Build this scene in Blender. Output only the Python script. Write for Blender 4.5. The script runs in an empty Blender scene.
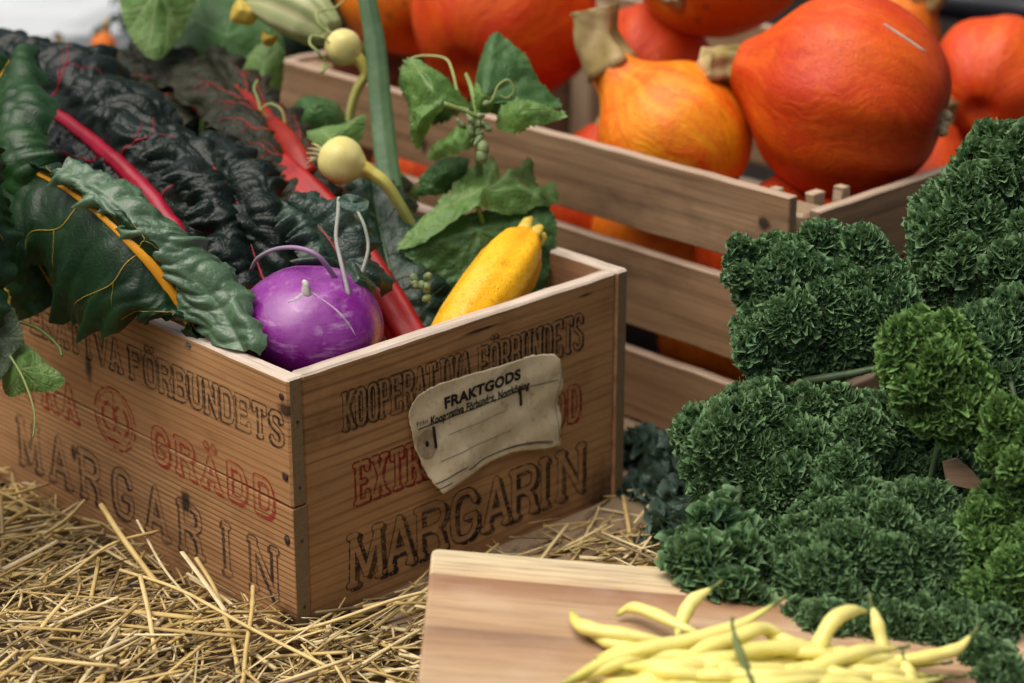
import bpy, math, random
import numpy as np
from mathutils import Vector, Matrix, noise
random.seed(7); rng = np.random.default_rng(7)
C = bpy.context.scene.collection
R_ = math.radians

# ---------------------------------------------------------------- camera frame
FP = 2163.56
PITCH = 0.36295
CAM = np.array([0.14792, -1.32352, 0.72960])
cp, sp = math.cos(PITCH), math.sin(PITCH)
FW = np.array([0, cp, -sp]); UP = np.array([0, sp, cp]); RT = np.array([1., 0, 0])
def ray(px, py): return FW + RT * ((px - 512) / FP) + UP * ((341.5 - py) / FP)
def pd(px, py, d): return CAM + ray(px, py) * d
def pz(px, py, z):
    r = ray(px, py); return CAM + r * ((z - CAM[2]) / r[2])
def pxs(n, d): return n * d / FP            # size in metres of n pixels at distance d

# ---------------------------------------------------------------- object helpers
def tag(o, label=None, cat=None, group=None, kind=None):
    if label: o['label'] = label
    if cat: o['category'] = cat
    if group: o['group'] = group
    if kind: o['kind'] = kind
    return o
def thing(name, loc, label, cat, group=None, rot=None):
    o = bpy.data.objects.new(name, None); o.empty_display_size = .02
    C.objects.link(o); o.location = Vector([float(v) for v in loc])
    if rot is not None: o.rotation_euler = rot
    return tag(o, label, cat, group)
def mesh(name, verts, faces, mats, smooth=True, attrs=None, midx=None):
    me = bpy.data.meshes.new(name)
    verts = np.asarray(verts, float)
    me.from_pydata(verts.tolist(), [], faces if isinstance(faces, list) else faces.tolist())
    for m in (mats if isinstance(mats, (list, tuple)) else [mats]): me.materials.append(m)
    if smooth: me.polygons.foreach_set('use_smooth', np.ones(len(me.polygons), bool))
    if midx is not None: me.polygons.foreach_set('material_index', np.asarray(midx, np.int32))
    for k, a in (attrs or {}).items():
        at = me.attributes.new(k, 'FLOAT', 'POINT'); at.data.foreach_set('value', np.asarray(a, np.float32))
    me.update(); return me
def wpos(o):
    p = Vector((0, 0, 0)); m = Matrix.Identity(4)
    while o is not None:
        m = Matrix.LocRotScale(o.location, o.rotation_euler, None) @ m; o = o.parent
    return m
def obj(name, verts, faces, mats, parent=None, base=None, **kw):
    """verts in world space; linked as one mesh object (child of parent or with its own base)"""
    verts = np.asarray(verts, float)
    if parent is not None:
        M = np.array(wpos(parent).inverted()); v = verts @ M[:3, :3].T + M[:3, 3]
    else:
        if base is None:
            base = np.array([(verts[:, 0].min() + verts[:, 0].max()) / 2, (verts[:, 1].min() + verts[:, 1].max()) / 2, verts[:, 2].min()])
        v = verts - np.asarray(base)
    o = bpy.data.objects.new(name, mesh(name, v, faces, mats, **kw)); C.objects.link(o)
    if parent is not None: o.parent = parent
    else: o.location = Vector([float(x) for x in base])
    return o
class MB:
    def __init__(s): s.v = []; s.f = []; s.n = 0; s.a = []; s.m = []
    def add(s, v, f, a=0.0, m=0):
        v = np.asarray(v, float); s.v.append(v)
        s.f += [tuple(int(i) + s.n for i in q) for q in f]; s.n += len(v)
        s.a.append(np.full(len(v), a) if np.isscalar(a) else np.asarray(a)); s.m += [m] * len(f)
    def verts(s): return np.concatenate(s.v)
    def build(s, name, mats, parent=None, attr=None, **kw):
        return obj(name, s.verts(), s.f, mats, parent, attrs={attr: np.concatenate(s.a)} if attr else None, midx=s.m if any(s.m) else None, **kw)
def catmull(P, n):
    P = np.asarray(P, float)
    if len(P) == 2: return P[0] + (P[1] - P[0]) * np.linspace(0, 1, n)[:, None]
    Q = np.vstack([2 * P[0] - P[1], P, 2 * P[-1] - P[-2]])
    t = np.linspace(0, len(P) - 1 - 1e-9, n); i = t.astype(int); u = (t - i)[:, None]
    a, b, c, d = Q[i], Q[i + 1], Q[i + 2], Q[i + 3]
    return .5 * ((2 * b) + (-a + c) * u + (2 * a - 5 * b + 4 * c - d) * u ** 2 + (-a + 3 * b - 3 * c + d) * u ** 3)
def nrm(a):
    a = np.asarray(a, float); return a / (np.linalg.norm(a, axis=-1, keepdims=True) + 1e-12)
def tube(pts, radii, seg=8, cap=True, flat=1.0, ridge=0, up0=None):
    pts = np.asarray(pts, float); n = len(pts)
    radii = np.full(n, radii) if np.isscalar(radii) else np.interp(np.linspace(0, 1, n), np.linspace(0, 1, len(radii)), radii)
    T = nrm(np.gradient(pts, axis=0)); up = np.array(up0 if up0 is not None else [0.13, .21, .97]); V = []
    for i in range(n):
        s = nrm(np.cross(T[i], up)); up = nrm(np.cross(s, T[i]))
        a = np.linspace(0, 2 * math.pi, seg, endpoint=False)
        rr = radii[i] * (1 + (ridge * np.cos(a * 5) if ridge else 0))
        V.append(pts[i] + (np.cos(a) * rr)[:, None] * s + (np.sin(a) * rr * flat)[:, None] * up)
    V = np.concatenate(V); F = []
    for i in range(n - 1):
        for j in range(seg):
            k = (j + 1) % seg; F.append((i * seg + j, i * seg + k, (i + 1) * seg + k, (i + 1) * seg + j))
    if cap: F.append(tuple(range(seg - 1, -1, -1))); F.append(tuple((n - 1) * seg + j for j in range(seg)))
    return V, F
def boxmesh(lx, ly, lz, bev=.0, wob=0, nx=1, seed=0):
    """box 0..lx, 0..ly, 0..lz with chamfered edges along x, subdivided along x (wob = worn uneven edges)"""
    b = bev; r = random.Random(seed)
    prof = [(b, 0), (ly - b, 0), (ly, b), (ly, lz - b), (ly - b, lz), (b, lz), (0, lz - b), (0, b)] if b else [(0, 0), (ly, 0), (ly, lz), (0, lz)]
    xs = [0] + ([b] if b else []) + list(np.linspace(b, lx - b, nx + 1)[1:-1]) + ([lx - b] if b else []) + [lx]
    V = []; F = []; k = len(prof)
    for i, x in enumerate(xs):
        e = b * .8 if (b and i in (0, len(xs) - 1)) else 0
        w = [r.uniform(-wob, wob) for _ in range(4)]
        for j, (y, z) in enumerate(prof):
            V.append((x, min(max(y, e), ly - e), min(max(z, e), lz - e) + (w[0] if z > lz / 2 else w[1])))
    for i in range(len(xs) - 1):
        for j in range(k): F.append((i * k + j, i * k + (j + 1) % k, (i + 1) * k + (j + 1) % k, (i + 1) * k + j))
    F.append(tuple(range(k - 1, -1, -1))); F.append(tuple((len(xs) - 1) * k + j for j in range(k)))
    return np.array(V), F
def board(name, M, lx, ly, lz, mats, parent, bev=.0015, wob=0, nx=1, seed=0):
    """a plank with its own local axes (x along the grain); mats = [face, end grain, top edge]"""
    V, F = boxmesh(lx, ly, lz, bev, wob, nx, seed)
    me = mesh(name, V, F, mats, smooth=False); idx = []
    for p in me.polygons:
        c = p.normal; idx.append(min(len(mats) - 1, 1 if abs(c.x) > .8 else (2 if c.z > .55 else 0)))
    me.polygons.foreach_set('material_index', np.array(idx, np.int32))
    o = bpy.data.objects.new(name, me); C.objects.link(o)
    o.parent = parent
    L = wpos(parent).inverted() @ M
    o.location = L.to_translation(); o.rotation_euler = L.to_euler(); return o

# ---------------------------------------------------------------- materials
class NT:
    def __init__(s, name):
        s.m = bpy.data.materials.new(name); s.m.use_nodes = True; s.t = s.m.node_tree; s.t.nodes.clear()
        s.out = s.n('ShaderNodeOutputMaterial')
    def n(s, typ, inp=None, **kw):
        o = s.t.nodes.new(typ)
        for k, v in kw.items(): setattr(o, k, v)
        for k, v in (inp or {}).items(): s.set(o.inputs[k], v)
        return o
    def set(s, i, v):
        if isinstance(v, bpy.types.NodeSocket): s.t.links.new(v, i)
        elif isinstance(v, bpy.types.Node): s.t.links.new(v.outputs[0], i)
        else:
            if isinstance(v, tuple) and len(v) == 3 and i.type == 'RGBA': v = v + (1,)
            i.default_value = v
    def math(s, op, a, b=0.0, c=0.0, clamp=False): return s.n('ShaderNodeMath', {0: a, 1: b, 2: c}, operation=op, use_clamp=clamp).outputs[0]
    def ramp(s, fac, stops, interp='LINEAR'):
        r = s.n('ShaderNodeValToRGB', {0: fac}); e = r.color_ramp.elements; r.color_ramp.interpolation = interp
        while len(e) < len(stops): e.new(.5)
        for q, (p, c) in zip(e, stops): q.position = p; q.color = (c if not np.isscalar(c) else (c, c, c)) + ((1,) if np.isscalar(c) or len(c) == 3 else ())
        return r.outputs[0]
    def mix(s, f, a, b, mode='MIX'):
        m = s.n('ShaderNodeMix', data_type='RGBA', blend_type=mode); s.set(m.inputs[0], f); s.set(m.inputs[6], a); s.set(m.inputs[7], b); return m.outputs[2]
    def noise(s, vec, scale=5., detail=3., rough=.5, dist=0., out=0):
        return s.n('ShaderNodeTexNoise', {'Vector': vec, 'Scale': scale, 'Detail': detail, 'Roughness': rough, 'Distortion': dist}).outputs[out]
    def scale(s, vec, sc): return s.n('ShaderNodeVectorMath', {0: vec, 1: sc}, operation='MULTIPLY').outputs[0]
    def co(s, which='Object'): return s.n('ShaderNodeTexCoord').outputs[which]
    def bump(s, h, strength=.3, dist=.001): return s.n('ShaderNodeBump', {'Height': h, 'Strength': strength, 'Distance': dist}).outputs[0]
    def bsdf(s, color, rough=.5, normal=None, **kw):
        p = s.n('ShaderNodeBsdfPrincipled', {'Base Color': color, 'Roughness': rough})
        if normal is not None: s.set(p.inputs['Normal'], normal)
        for k, v in kw.items(): s.set(p.inputs[k.replace('_', ' ')], v)
        return p
    def done(s, sh): s.t.links.new(sh.outputs[0], s.out.inputs[0]); return s.m
    def rnd(s): return s.n('ShaderNodeObjectInfo').outputs['Random']
def spots_fac(t, co, spots):
    f = None
    for (x, y, z, rx, rz, soft) in spots:
        d = t.n('ShaderNodeVectorMath', {0: co, 1: (x, y, z)}, operation='SUBTRACT').outputs[0]
        d = t.scale(d, (1 / rx, 0, 1 / rz))
        nz = t.noise(co, 180, 2); ln = t.n('ShaderNodeVectorMath', {0: d}, operation='LENGTH').outputs['Value']
        ln = t.math('ADD', ln, t.math('MULTIPLY', t.math('SUBTRACT', nz, .5), .9))
        g = t.n('ShaderNodeMapRange', {0: ln, 1: 1.0 - soft, 2: 1.0 + soft, 3: 1.0, 4: 0.0}).outputs[0]
        f = g if f is None else t.math('MAXIMUM', f, g)
    return f
def wood(name, cols, ring=150., warp=2.6, fib=.35, rough=.62, spots=None, stain=.35, spec=.3, dark=None, ringmix=.5, lat='Z', patch=.6):
    """plank wood, grain along local x. cols = (dark ring, mid, pale)"""
    t = NT(name); co = t.co(); rn = t.rnd()
    off = t.n('ShaderNodeCombineXYZ', {0: t.math('MULTIPLY', rn, 7.), 1: t.math('MULTIPLY', rn, 3.), 2: t.math('MULTIPLY', rn, 5.)}).outputs[0]
    c2 = t.n('ShaderNodeVectorMath', {0: co, 1: off}, operation='ADD').outputs[0]
    sx = t.n('ShaderNodeSeparateXYZ', {0: co}).outputs
    wv = t.noise(t.scale(c2, (2.2, 6., 11.)), 1., 2., .45)
    ph = t.math('ADD', t.math('MULTIPLY', sx[lat], ring), t.math('MULTIPLY', wv, warp * 6.28))
    rg = t.math('POWER', t.math('MULTIPLY_ADD', t.math('SINE', ph), .5, .5), 3.6)
    rstr = t.noise(t.scale(c2, (5, 14, 14)), 1., 2.)
    rg = t.math('MULTIPLY', rg, t.n('ShaderNodeMapRange', {0: rstr, 1: .3, 2: .65, 3: .25, 4: 1.}).outputs[0])
    fb = t.noise(t.scale(c2, (14, 420, 420)), 1., 4., .6)
    fb2 = t.noise(t.scale(c2, (5, 90, 90)), 1., 3., .55)
    big = t.noise(t.scale(c2, (5, 9, 12)), 1., 3., .6)
    base = t.ramp(big, [(.3, cols[1]), (.7, cols[2])])
    base = t.mix(t.math('MULTIPLY', rg, ringmix), base, cols[0])
    base = t.mix(t.n('ShaderNodeMapRange', {0: fb, 1: .45, 2: .75, 3: 0., 4: fib}).outputs[0], base, tuple(.45 * c for c in cols[0]))
    base = t.mix(t.n('ShaderNodeMapRange', {0: fb2, 1: .5, 2: .8, 3: 0., 4: fib}).outputs[0], base, tuple(.6 * c for c in cols[0]))
    st = t.noise(t.scale(c2, (9, 12, 16)), 1., 5., .65)
    base = t.mix(t.n('ShaderNodeMapRange', {0: st, 1: .52, 2: .75, 3: 0., 4: stain}).outputs[0], base, dark or tuple(.35 * c for c in cols[0]))
    if spots:
        base = t.mix(t.math('MULTIPLY', spots_fac(t, co, spots), .88), base, (.012, .008, .007))
    h = t.math('ADD', t.math('MULTIPLY', fb, .6), t.math('MULTIPLY', rg, -.5))
    return t.done(t.bsdf(base, t.n('ShaderNodeMapRange', {0: fb2, 3: rough - .08, 4: rough + .12}).outputs[0], t.bump(h, .45, .0008), Specular_IOR_Level=spec))
def endgrain(name, a, b):
    t = NT(name); co = t.co(); n1 = t.noise(co, 260, 4, .6); n2 = t.noise(t.scale(co, (1, 300, 60)), 1., 3)
    col = t.mix(n1, a, b); col = t.mix(t.math('MULTIPLY', n2, .3), col, tuple(.4 * x for x in a))
    return t.done(t.bsdf(col, .85, t.bump(n1, .6, .001), Specular_IOR_Level=.15))
def plain(name, col, rough=.5, var=.25, sc=60., bump=.2, metal=0., spec=.4, col2=None, bd=.0006):
    t = NT(name); co = t.co(); n1 = t.noise(co, sc, 4, .6); n2 = t.noise(co, sc * 6, 2)
    c = t.mix(t.n('ShaderNodeMapRange', {0: n1, 1: .3, 2: .7}).outputs[0], tuple(x * (1 - var) for x in col), col2 or tuple(min(1, x * (1 + var)) for x in col))
    return t.done(t.bsdf(c, rough, t.bump(t.math('ADD', n1, t.math('MULTIPLY', n2, .4)), bump, bd), Metallic=metal, Specular_IOR_Level=spec))
def leafmat(name, col, col2, vein=(.25, .32, .1), rough=.42, trans=.22, sc=35., bump=.35, spec=.45, bd=.0012, coat=0., fine=220.):
    t = NT(name); co = t.co(); n1 = t.noise(co, sc, 4, .6); n2 = t.n('ShaderNodeTexVoronoi', {'Vector': co, 'Scale': fine}, feature='DISTANCE_TO_EDGE').outputs[0]
    c = t.mix(t.n('ShaderNodeMapRange', {0: n1, 1: .32, 2: .68}).outputs[0], col, col2)
    va = t.n('ShaderNodeAttribute', attribute_name='vein').outputs['Fac']
    c = t.mix(t.math('MULTIPLY', va, .8), c, vein)
    nr = t.bump(t.math('ADD', t.math('MULTIPLY', t.n('ShaderNodeMapRange', {0: n2, 1: 0., 2: .25}).outputs[0], .6), n1), bump, bd)
    p = t.bsdf(c, rough, nr, Specular_IOR_Level=spec, Coat_Weight=coat, Coat_Roughness=.25)
    tr = t.n('ShaderNodeBsdfTranslucent', {'Color': t.mix(.5, c, tuple(min(1, x * 1.6) for x in (col2[0] * 1.3, col2[1] * 1.2, col2[2] * .5)))})
    return t.done(t.n('ShaderNodeMixShader', {0: trans, 1: p, 2: tr}))
def attrmat(name, stops, rough=.6, attr='tone', sc=(30, 30, 30), var=.35, spec=.3, bump=.3, trans=0.):
    t = NT(name); a = t.n('ShaderNodeAttribute', attribute_name=attr).outputs['Fac']; co = t.co()
    n1 = t.noise(t.scale(co, sc), 1., 3., .6)
    c = t.ramp(a, stops); c = t.mix(t.n('ShaderNodeMapRange', {0: n1, 1: .4, 2: .75, 3: 0., 4: var}).outputs[0], c, t.mix(1., c, (.35, .28, .2), 'MULTIPLY'))
    p = t.bsdf(c, rough, t.bump(n1, bump, .0006), Specular_IOR_Level=spec)
    if trans: return t.done(t.n('ShaderNodeMixShader', {0: trans, 1: p, 2: t.n('ShaderNodeBsdfTranslucent', {'Color': c})}))
    return t.done(p)
def ink(name, col, dens=.85, lo=.3, hi=.62):
    t = NT(name); co = t.co(); a = t.noise(t.scale(co, (60, 60, 300)), 1., 4, .65); b = t.noise(co, 22, 3)
    f = t.math('MULTIPLY', t.n('ShaderNodeMapRange', {0: a, 1: .70, 2: .50, 3: lo, 4: 1.}).outputs[0], t.n('ShaderNodeMapRange', {0: b, 1: .3, 2: .62, 3: .55, 4: 1.}).outputs[0])
    return t.done(t.bsdf(col, .8, None, Alpha=t.math('MULTIPLY', f, dens), Specular_IOR_Level=.1))

BOXC = ((.17, .070, .022), (.42, .215, .088), (.52, .29, .13))
M = {}
# ---------------------------------------------------------------- camera, world, light
cam = bpy.data.cameras.new('camera'); co_ = bpy.data.objects.new('camera', cam); C.objects.link(co_)
bpy.context.scene.camera = co_
co_.location = CAM; co_.rotation_euler = (math.pi / 2 - PITCH, 0, 0)
cam.sensor_width = 36; cam.lens = FP * 36 / 1024; cam.clip_start = .05; cam.clip_end = 200
cam.dof.use_dof = True; cam.dof.focus_distance = 1.475; cam.dof.aperture_fstop = 4.8
sc = bpy.context.scene
w = bpy.data.worlds.new('World'); sc.world = w; w.use_nodes = True
SUN_EL, SUN_AZ = R_(69), R_(-108)      # azimuth from +y towards +x : the light comes from the upper left
nt = w.node_tree; bg = nt.nodes['Background']; sky = nt.nodes.new('ShaderNodeTexSky')
sky.sky_type = 'NISHITA'; sky.sun_disc = False; sky.sun_elevation = SUN_EL; sky.sun_rotation = SUN_AZ
sky.air_density = .45; sky.dust_density = 7.0; sky.ozone_density = .3
nt.links.new(sky.outputs[0], bg.inputs[0]); bg.inputs[1].default_value = .058
sl = bpy.data.lights.new('sun', 'SUN'); so = bpy.data.objects.new('sun', sl); C.objects.link(so)
sl.energy = 1.5; sl.angle = R_(65); sl.color = (1, .965, .91)
sd = Vector((math.sin(SUN_AZ) * math.cos(SUN_EL), math.cos(SUN_AZ) * math.cos(SUN_EL), math.sin(SUN_EL)))
so.rotation_euler = sd.to_track_quat('Z', 'Y').to_euler(); so.location = (-2, 0, 4)
vs = sc.view_settings; vs.view_transform = 'Standard'; vs.look = 'None'; vs.exposure = 1.0; vs.gamma = 1.0

# ---------------------------------------------------------------- ground
def ground():
    t = NT('soil'); co = t.co(); n1 = t.noise(co, 9, 5, .65); n2 = t.noise(co, 120, 4, .7)
    c = t.mix(n1, (.006, .005, .004), (.016, .012, .009)); c = t.mix(t.math('MULTIPLY', n2, .5), c, (.026, .02, .015))
    m = t.done(t.bsdf(c, .95, t.bump(n2, .8, .006), Specular_IOR_Level=.1))
    o = obj('ground', [(-40, -40, 0), (40, -40, 0), (40, 60, 0), (-40, 60, 0)], [(0, 1, 2, 3)], m, base=(0, 0, 0)); o.location.z = -.006
    tag(o, kind='structure')
ground()

# ---------------------------------------------------------------- the margarine box
YAW = .76777; cu, su = math.cos(YAW), math.sin(YAW)
bu = np.array([cu, su, 0]); bv = np.array([-su, cu, 0])       # right face runs along bu, left face along bv
BW, BL, BH, TH = .3282, .40, .20, .0125
def bx(u, v, z): return bu * u + bv * v + np.array([0, 0, z])
def frame(o, x, y, z):
    m = Matrix.Identity(4)
    for k, a in enumerate((x, y, z)):
        for r in range(3): m[r][k] = float(a[r])
    for r in range(3): m[r][3] = float(o[r])
    return m
ez = np.array([0, 0, 1.])
eg = endgrain('box_end_grain', (.30, .21, .11), (.17, .115, .06))
topw = wood('box_worn_lit_edge', ((.30, .21, .14), (.53, .43, .33), (.64, .55, .45)), 500, 2.2, .55, .7, stain=.6)  # worn rim wood, painted paler to carry the sky light on top faces
wl = wood('box_wood_lower', BOXC, 1500., 2.6, .35, .6, spots=[(.203 - .072 + .144 - .0, 0, .0695, .006, .009, .35), (.393, 0, .080, .0035, .004, .2), (.392, 0, .018, .012, .009, .5), (.13, 0, .062, .004, .006, .4)], ringmix=.75, stain=.6)
wu = wood('box_wood_upper', BOXC, 1150., 3.0, .35, .58, spots=[(.397, 0, .071, .008, .005, .4), (.3935, 0, .022, .004, .0035, .2), (.16, 0, .035, .004, .01, .5)], ringmix=.6, stain=.6)
we = wood('box_wood_end', ((.16, .070, .022), (.39, .20, .076), (.51, .275, .112)), 760., 3.6, .3, .6, spots=[(.163, 0, .1893, .016, .0012, .35), (.27, 0, .189, .006, .001, .6), (.02, 0, .004, .03, .012, .6), (.29, 0, .004, .02, .03, .6)], ringmix=.5, stain=.65)
wi = wood('box_wood_inside', ((.2, .09, .035), (.40, .2, .09), (.48, .26, .13)), 240., 2., .3, .65)
box = thing('wooden_box', bx(BW / 2, BL / 2, 0), 'old wooden box with black MARGARIN stencil and red letters, full of chard, kohlrabi and squash', 'box')
# left side panel: two planks; local x runs from the far end (v=BL) to the near end (v=0), y into the box
LX, LY = -bv, bu
side_lo = board('side_panel', frame(bx(0, BL, 0), LX, LY, ez), BL, TH, .1055, [wl, eg, wl], box, .0007, .0003, 14, 1)
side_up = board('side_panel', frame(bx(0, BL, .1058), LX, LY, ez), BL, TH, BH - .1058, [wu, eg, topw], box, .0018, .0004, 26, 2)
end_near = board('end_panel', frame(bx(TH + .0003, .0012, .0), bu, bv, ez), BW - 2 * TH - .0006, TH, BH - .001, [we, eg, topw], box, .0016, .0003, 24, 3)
M_far = frame(bx(BW - TH, BL, 0), LX, LY, ez)
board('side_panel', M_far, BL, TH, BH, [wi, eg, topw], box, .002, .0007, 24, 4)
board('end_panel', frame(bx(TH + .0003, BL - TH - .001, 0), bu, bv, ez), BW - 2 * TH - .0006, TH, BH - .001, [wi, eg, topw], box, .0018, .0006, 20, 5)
board('bottom_panel', frame(bx(TH + .0003, TH + .0016, .002), bu, bv, ez), BW - 2 * TH - .0006, BL - 2 * TH - .004, .009, [wi, eg], box, .001, 0, 2, 6)
# nail heads on the left side and at the right corner
nailm = plain('rusty_nail', (.045, .022, .018), .6, .4, 300, .4)
for par, x, z in ((side_up, .3935, .1283), (side_lo, .3925, .080), (side_up, .393, .186), (side_lo, .393, .0215)):
    c = bx(0, BL - x, z); V, F = tube([c + bu * .001, c - bu * .0004, c - bu * .0007], [.0026, .0026, .0018], 12); obj('nail_head', V, F, nailm, par)
for z in (.03, .08, .12, .168):
    c = bx(TH * .55, 0, z); V, F = tube([c + bv * .001, c - bv * .0004, c - bv * .0006], [.0012, .0012, .0008], 8); obj('nail_head', V, F, nailm, side_lo if z < .1 else side_up)

# ---------------------------------------------------------------- stencil lettering (outlined slab letters, drawn as stroke distance fields)
def arc(cx, cy, rx, ry, a0, a1, n=12, e=2.0):
    t = np.radians(np.linspace(a0, a1, n)); c, s = np.cos(t), np.sin(t)
    return [(cx + rx * np.sign(a) * abs(a) ** (2 / e), cy + ry * np.sign(b) * abs(b) ** (2 / e)) for a, b in zip(c, s)]
O_ = arc(.5, .5, .5, .5, 90, 450, 40, 3.4)
GL = {
 'K': ([[(0, 0), (0, 1)], [(1, 1), (0, .40)], [(.34, .6), (1, 0)]], [(0, 0), (0, 1), (1, 1), (1, 0)]),
 'O': ([O_], []), 'Ö': ([O_], []),
 'P': ([[(0, 0), (0, 1)], [(0, 1), (.5, 1)] + arc(.5, .74, .5, .26, 90, -90, 10, 2.6) + [(0, .48)]], [(0, 0), (0, 1)]),
 'E': ([[(0, 0), (0, 1)], [(0, 1), (1, 1), (1, .82)], [(0, 0), (1, 0), (1, .2)], [(0, .52), (.7, .52)]], [(0, 0), (0, 1)]),
 'R': ([[(0, 0), (0, 1)], [(0, 1), (.5, 1)] + arc(.5, .76, .5, .24, 90, -90, 10, 2.6) + [(0, .52)], [(.5, .52), (.86, .34), (1, 0)]], [(0, 0), (0, 1), (1, 0)]),
 'A': ([[(0, 0), (.5, 1), (1, 0)], [(.18, .32), (.82, .32)]], [(0, 0), (1, 0)]),
 'Ä': ([[(0, 0), (.5, .86), (1, 0)], [(.18, .28), (.82, .28)]], [(0, 0), (1, 0)]),
 'T': ([[(.5, 0), (.5, 1)], [(0, .82), (0, 1), (1, 1), (1, .82)]], [(.5, 0)]),
 'I': ([[(.5, 0), (.5, 1)]], [(.5, 0), (.5, 1)]),
 'V': ([[(0, 1), (.5, 0), (1, 1)]], [(0, 1), (1, 1)]),
 'F': ([[(0, 0), (0, 1)], [(0, 1), (1, 1), (1, .8)], [(0, .52), (.7, .52)]], [(0, 0), (0, 1)]),
 'B': ([[(0, 0), (0, 1)], [(0, 1), (.5, 1)] + arc(.5, .77, .45, .23, 90, -90, 9, 2.6) + [(0, .54)], [(.5, .54)] + arc(.5, .27, .5, .27, 90, -90, 9, 2.6) + [(0, 0)]], [(0, 0), (0, 1)]),
 'U': ([[(0, 1), (0, .3)] + arc(.5, .3, .5, .3, 180, 360, 14, 2.6) + [(1, 1)]], [(0, 1), (1, 1)]),
 'N': ([[(0, 0), (0, 1), (1, 0), (1, 1)]], [(0, 0), (0, 1), (1, 1)]),
 'D': ([[(0, 0), (0, 1), (.4, 1)] + arc(.4, .5, .6, .5, 90, -90, 18, 2.8) + [(0, 0)]], []),
 'S': ([[(1, .78)] + arc(.5, .76, .5, .24, 20, 180, 10, 2.6) + [(.05, .62), (.95, .38)] + arc(.5, .24, .5, .24, 0, -160, 10, 2.6)], []),
 'M': ([[(0, 0), (.06, 1), (.5, .12), (.94, 1), (1, 0)]], [(0, 0), (1, 0), (.06, 1), (.94, 1)]),
 'G': ([[(1, .76)] + arc(.5, .5, .5, .5, 38, 322, 26, 3.) + [(1, .2), (1, .44), (.6, .44)]], []),
 'X': ([[(0, 0), (1, 1)], [(0, 1), (1, 0)]], [(0, 0), (1, 1), (0, 1), (1, 0)]),
}
def seg_dist(X, Z, lines):
    d = np.full(X.shape, 1e9)
    for L in lines:
        for (x0, z0), (x1, z1) in zip(L[:-1], L[1:]):
            dx, dz = x1 - x0, z1 - z0; q = dx * dx + dz * dz + 1e-18
            t = np.clip(((X - x0) * dx + (Z - z0) * dz) / q, 0, 1)
            d = np.minimum(d, np.hypot(X - x0 - t * dx, Z - z0 - t * dz))
    return d
def letter_lines(ch, x0, z0, w, h, hw, serif):
    ln, sf = GL[ch]; f = lambda p: (x0 + hw + p[0] * (w - 2 * hw), z0 + hw + p[1] * (h - 2 * hw))
    out = [[f(p) for p in L] for L in ln]
    if serif:
        for p in sf: x, z = f(p); out.append([(x - serif, z), (x + serif, z)])
    if ch in 'ÖÄ':
        zz = z0 + h * (1.13 if ch == 'Ö' else 1.12)
        for q in (.3, .7): out.append([(x0 + w * q, zz), (x0 + w * q, zz + .0001)])
    return out
def lettering(mb, text, xs, z0, w, h, hw, line=.0007, shadow=(.0012, -.0012), serif=.0, cell=.00042, fill=False, jit=0, skip=()):
    for i, ch in enumerate(text):
        if ch == ' ' or i in skip: continue
        ww = w[i] if isinstance(w, (list, tuple)) else w
        x0 = xs[i]; L = letter_lines(ch, x0, z0, ww, h, hw, serif)
        pad = .004; X = np.arange(x0 - pad, x0 + ww + pad, cell); Z = np.arange(z0 - pad, z0 + h * 1.25 + pad, cell)
        gx, gz = np.meshgrid(X, Z, indexing='ij'); d = seg_dist(gx, gz, L)
        m = np.abs(d - hw) < line / 2
        if fill: m |= d < hw
        for k in np.linspace(.15, 1, 6):
            ds = seg_dist(gx - shadow[0] * k, gz - shadow[1] * k, L); m |= (ds < hw) & (d > hw)
        wob = np.array([[noise.noise(Vector((a * 900, b * 900, 3 + i))) for b in Z[::3]] for a in X[::3]]); wob = np.repeat(np.repeat(wob, 3, 0), 3, 1)[:m.shape[0], :m.shape[1]]
        m &= wob > -.42
        ii, jj = np.nonzero(m); n = len(ii); c2 = cell / 2 * 1.02
        q = np.empty((n, 4, 2)); q[:, :, 0] = X[ii][:, None] + np.array([-c2, c2, c2, -c2]); q[:, :, 1] = Z[jj][:, None] + np.array([-c2, -c2, c2, c2])
        mb.append(q.reshape(-1, 2))
def put_ink(name, mbl, mat, to3, parent):
    P = np.concatenate(mbl); V = to3(P[:, 0], P[:, 1]); n = len(P) // 4
    F = np.arange(n * 4).reshape(n, 4)
    return obj(name, V, F, mat, parent, smooth=False)
inkb = ink('black_stencil_ink', (.020, .019, .019), .88, .16)
inkbl = ink('black_stencil_ink_faded', (.026, .025, .026), .78, .18)
inkr = ink('red_stencil_ink', (.26, .012, .014), .88, .25)
inkrl = ink('red_stencil_ink_faded', (.36, .025, .018), .76, .2)
def toR(off=.0004): return lambda x, z: bu * x[:, None] + bv * (.0012 - off) + ez * z[:, None]
def toL(off=.0004): return lambda x, z: bv * (BW - x)[:, None] - bu * off + ez * z[:, None]       # x measured with the near corner at BW
def spread(n, a, b, wf=.88):
    p = (b - a) / n; return [a + i * p + p * (1 - wf) / 2 for i in range(n)], p * wf
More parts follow.
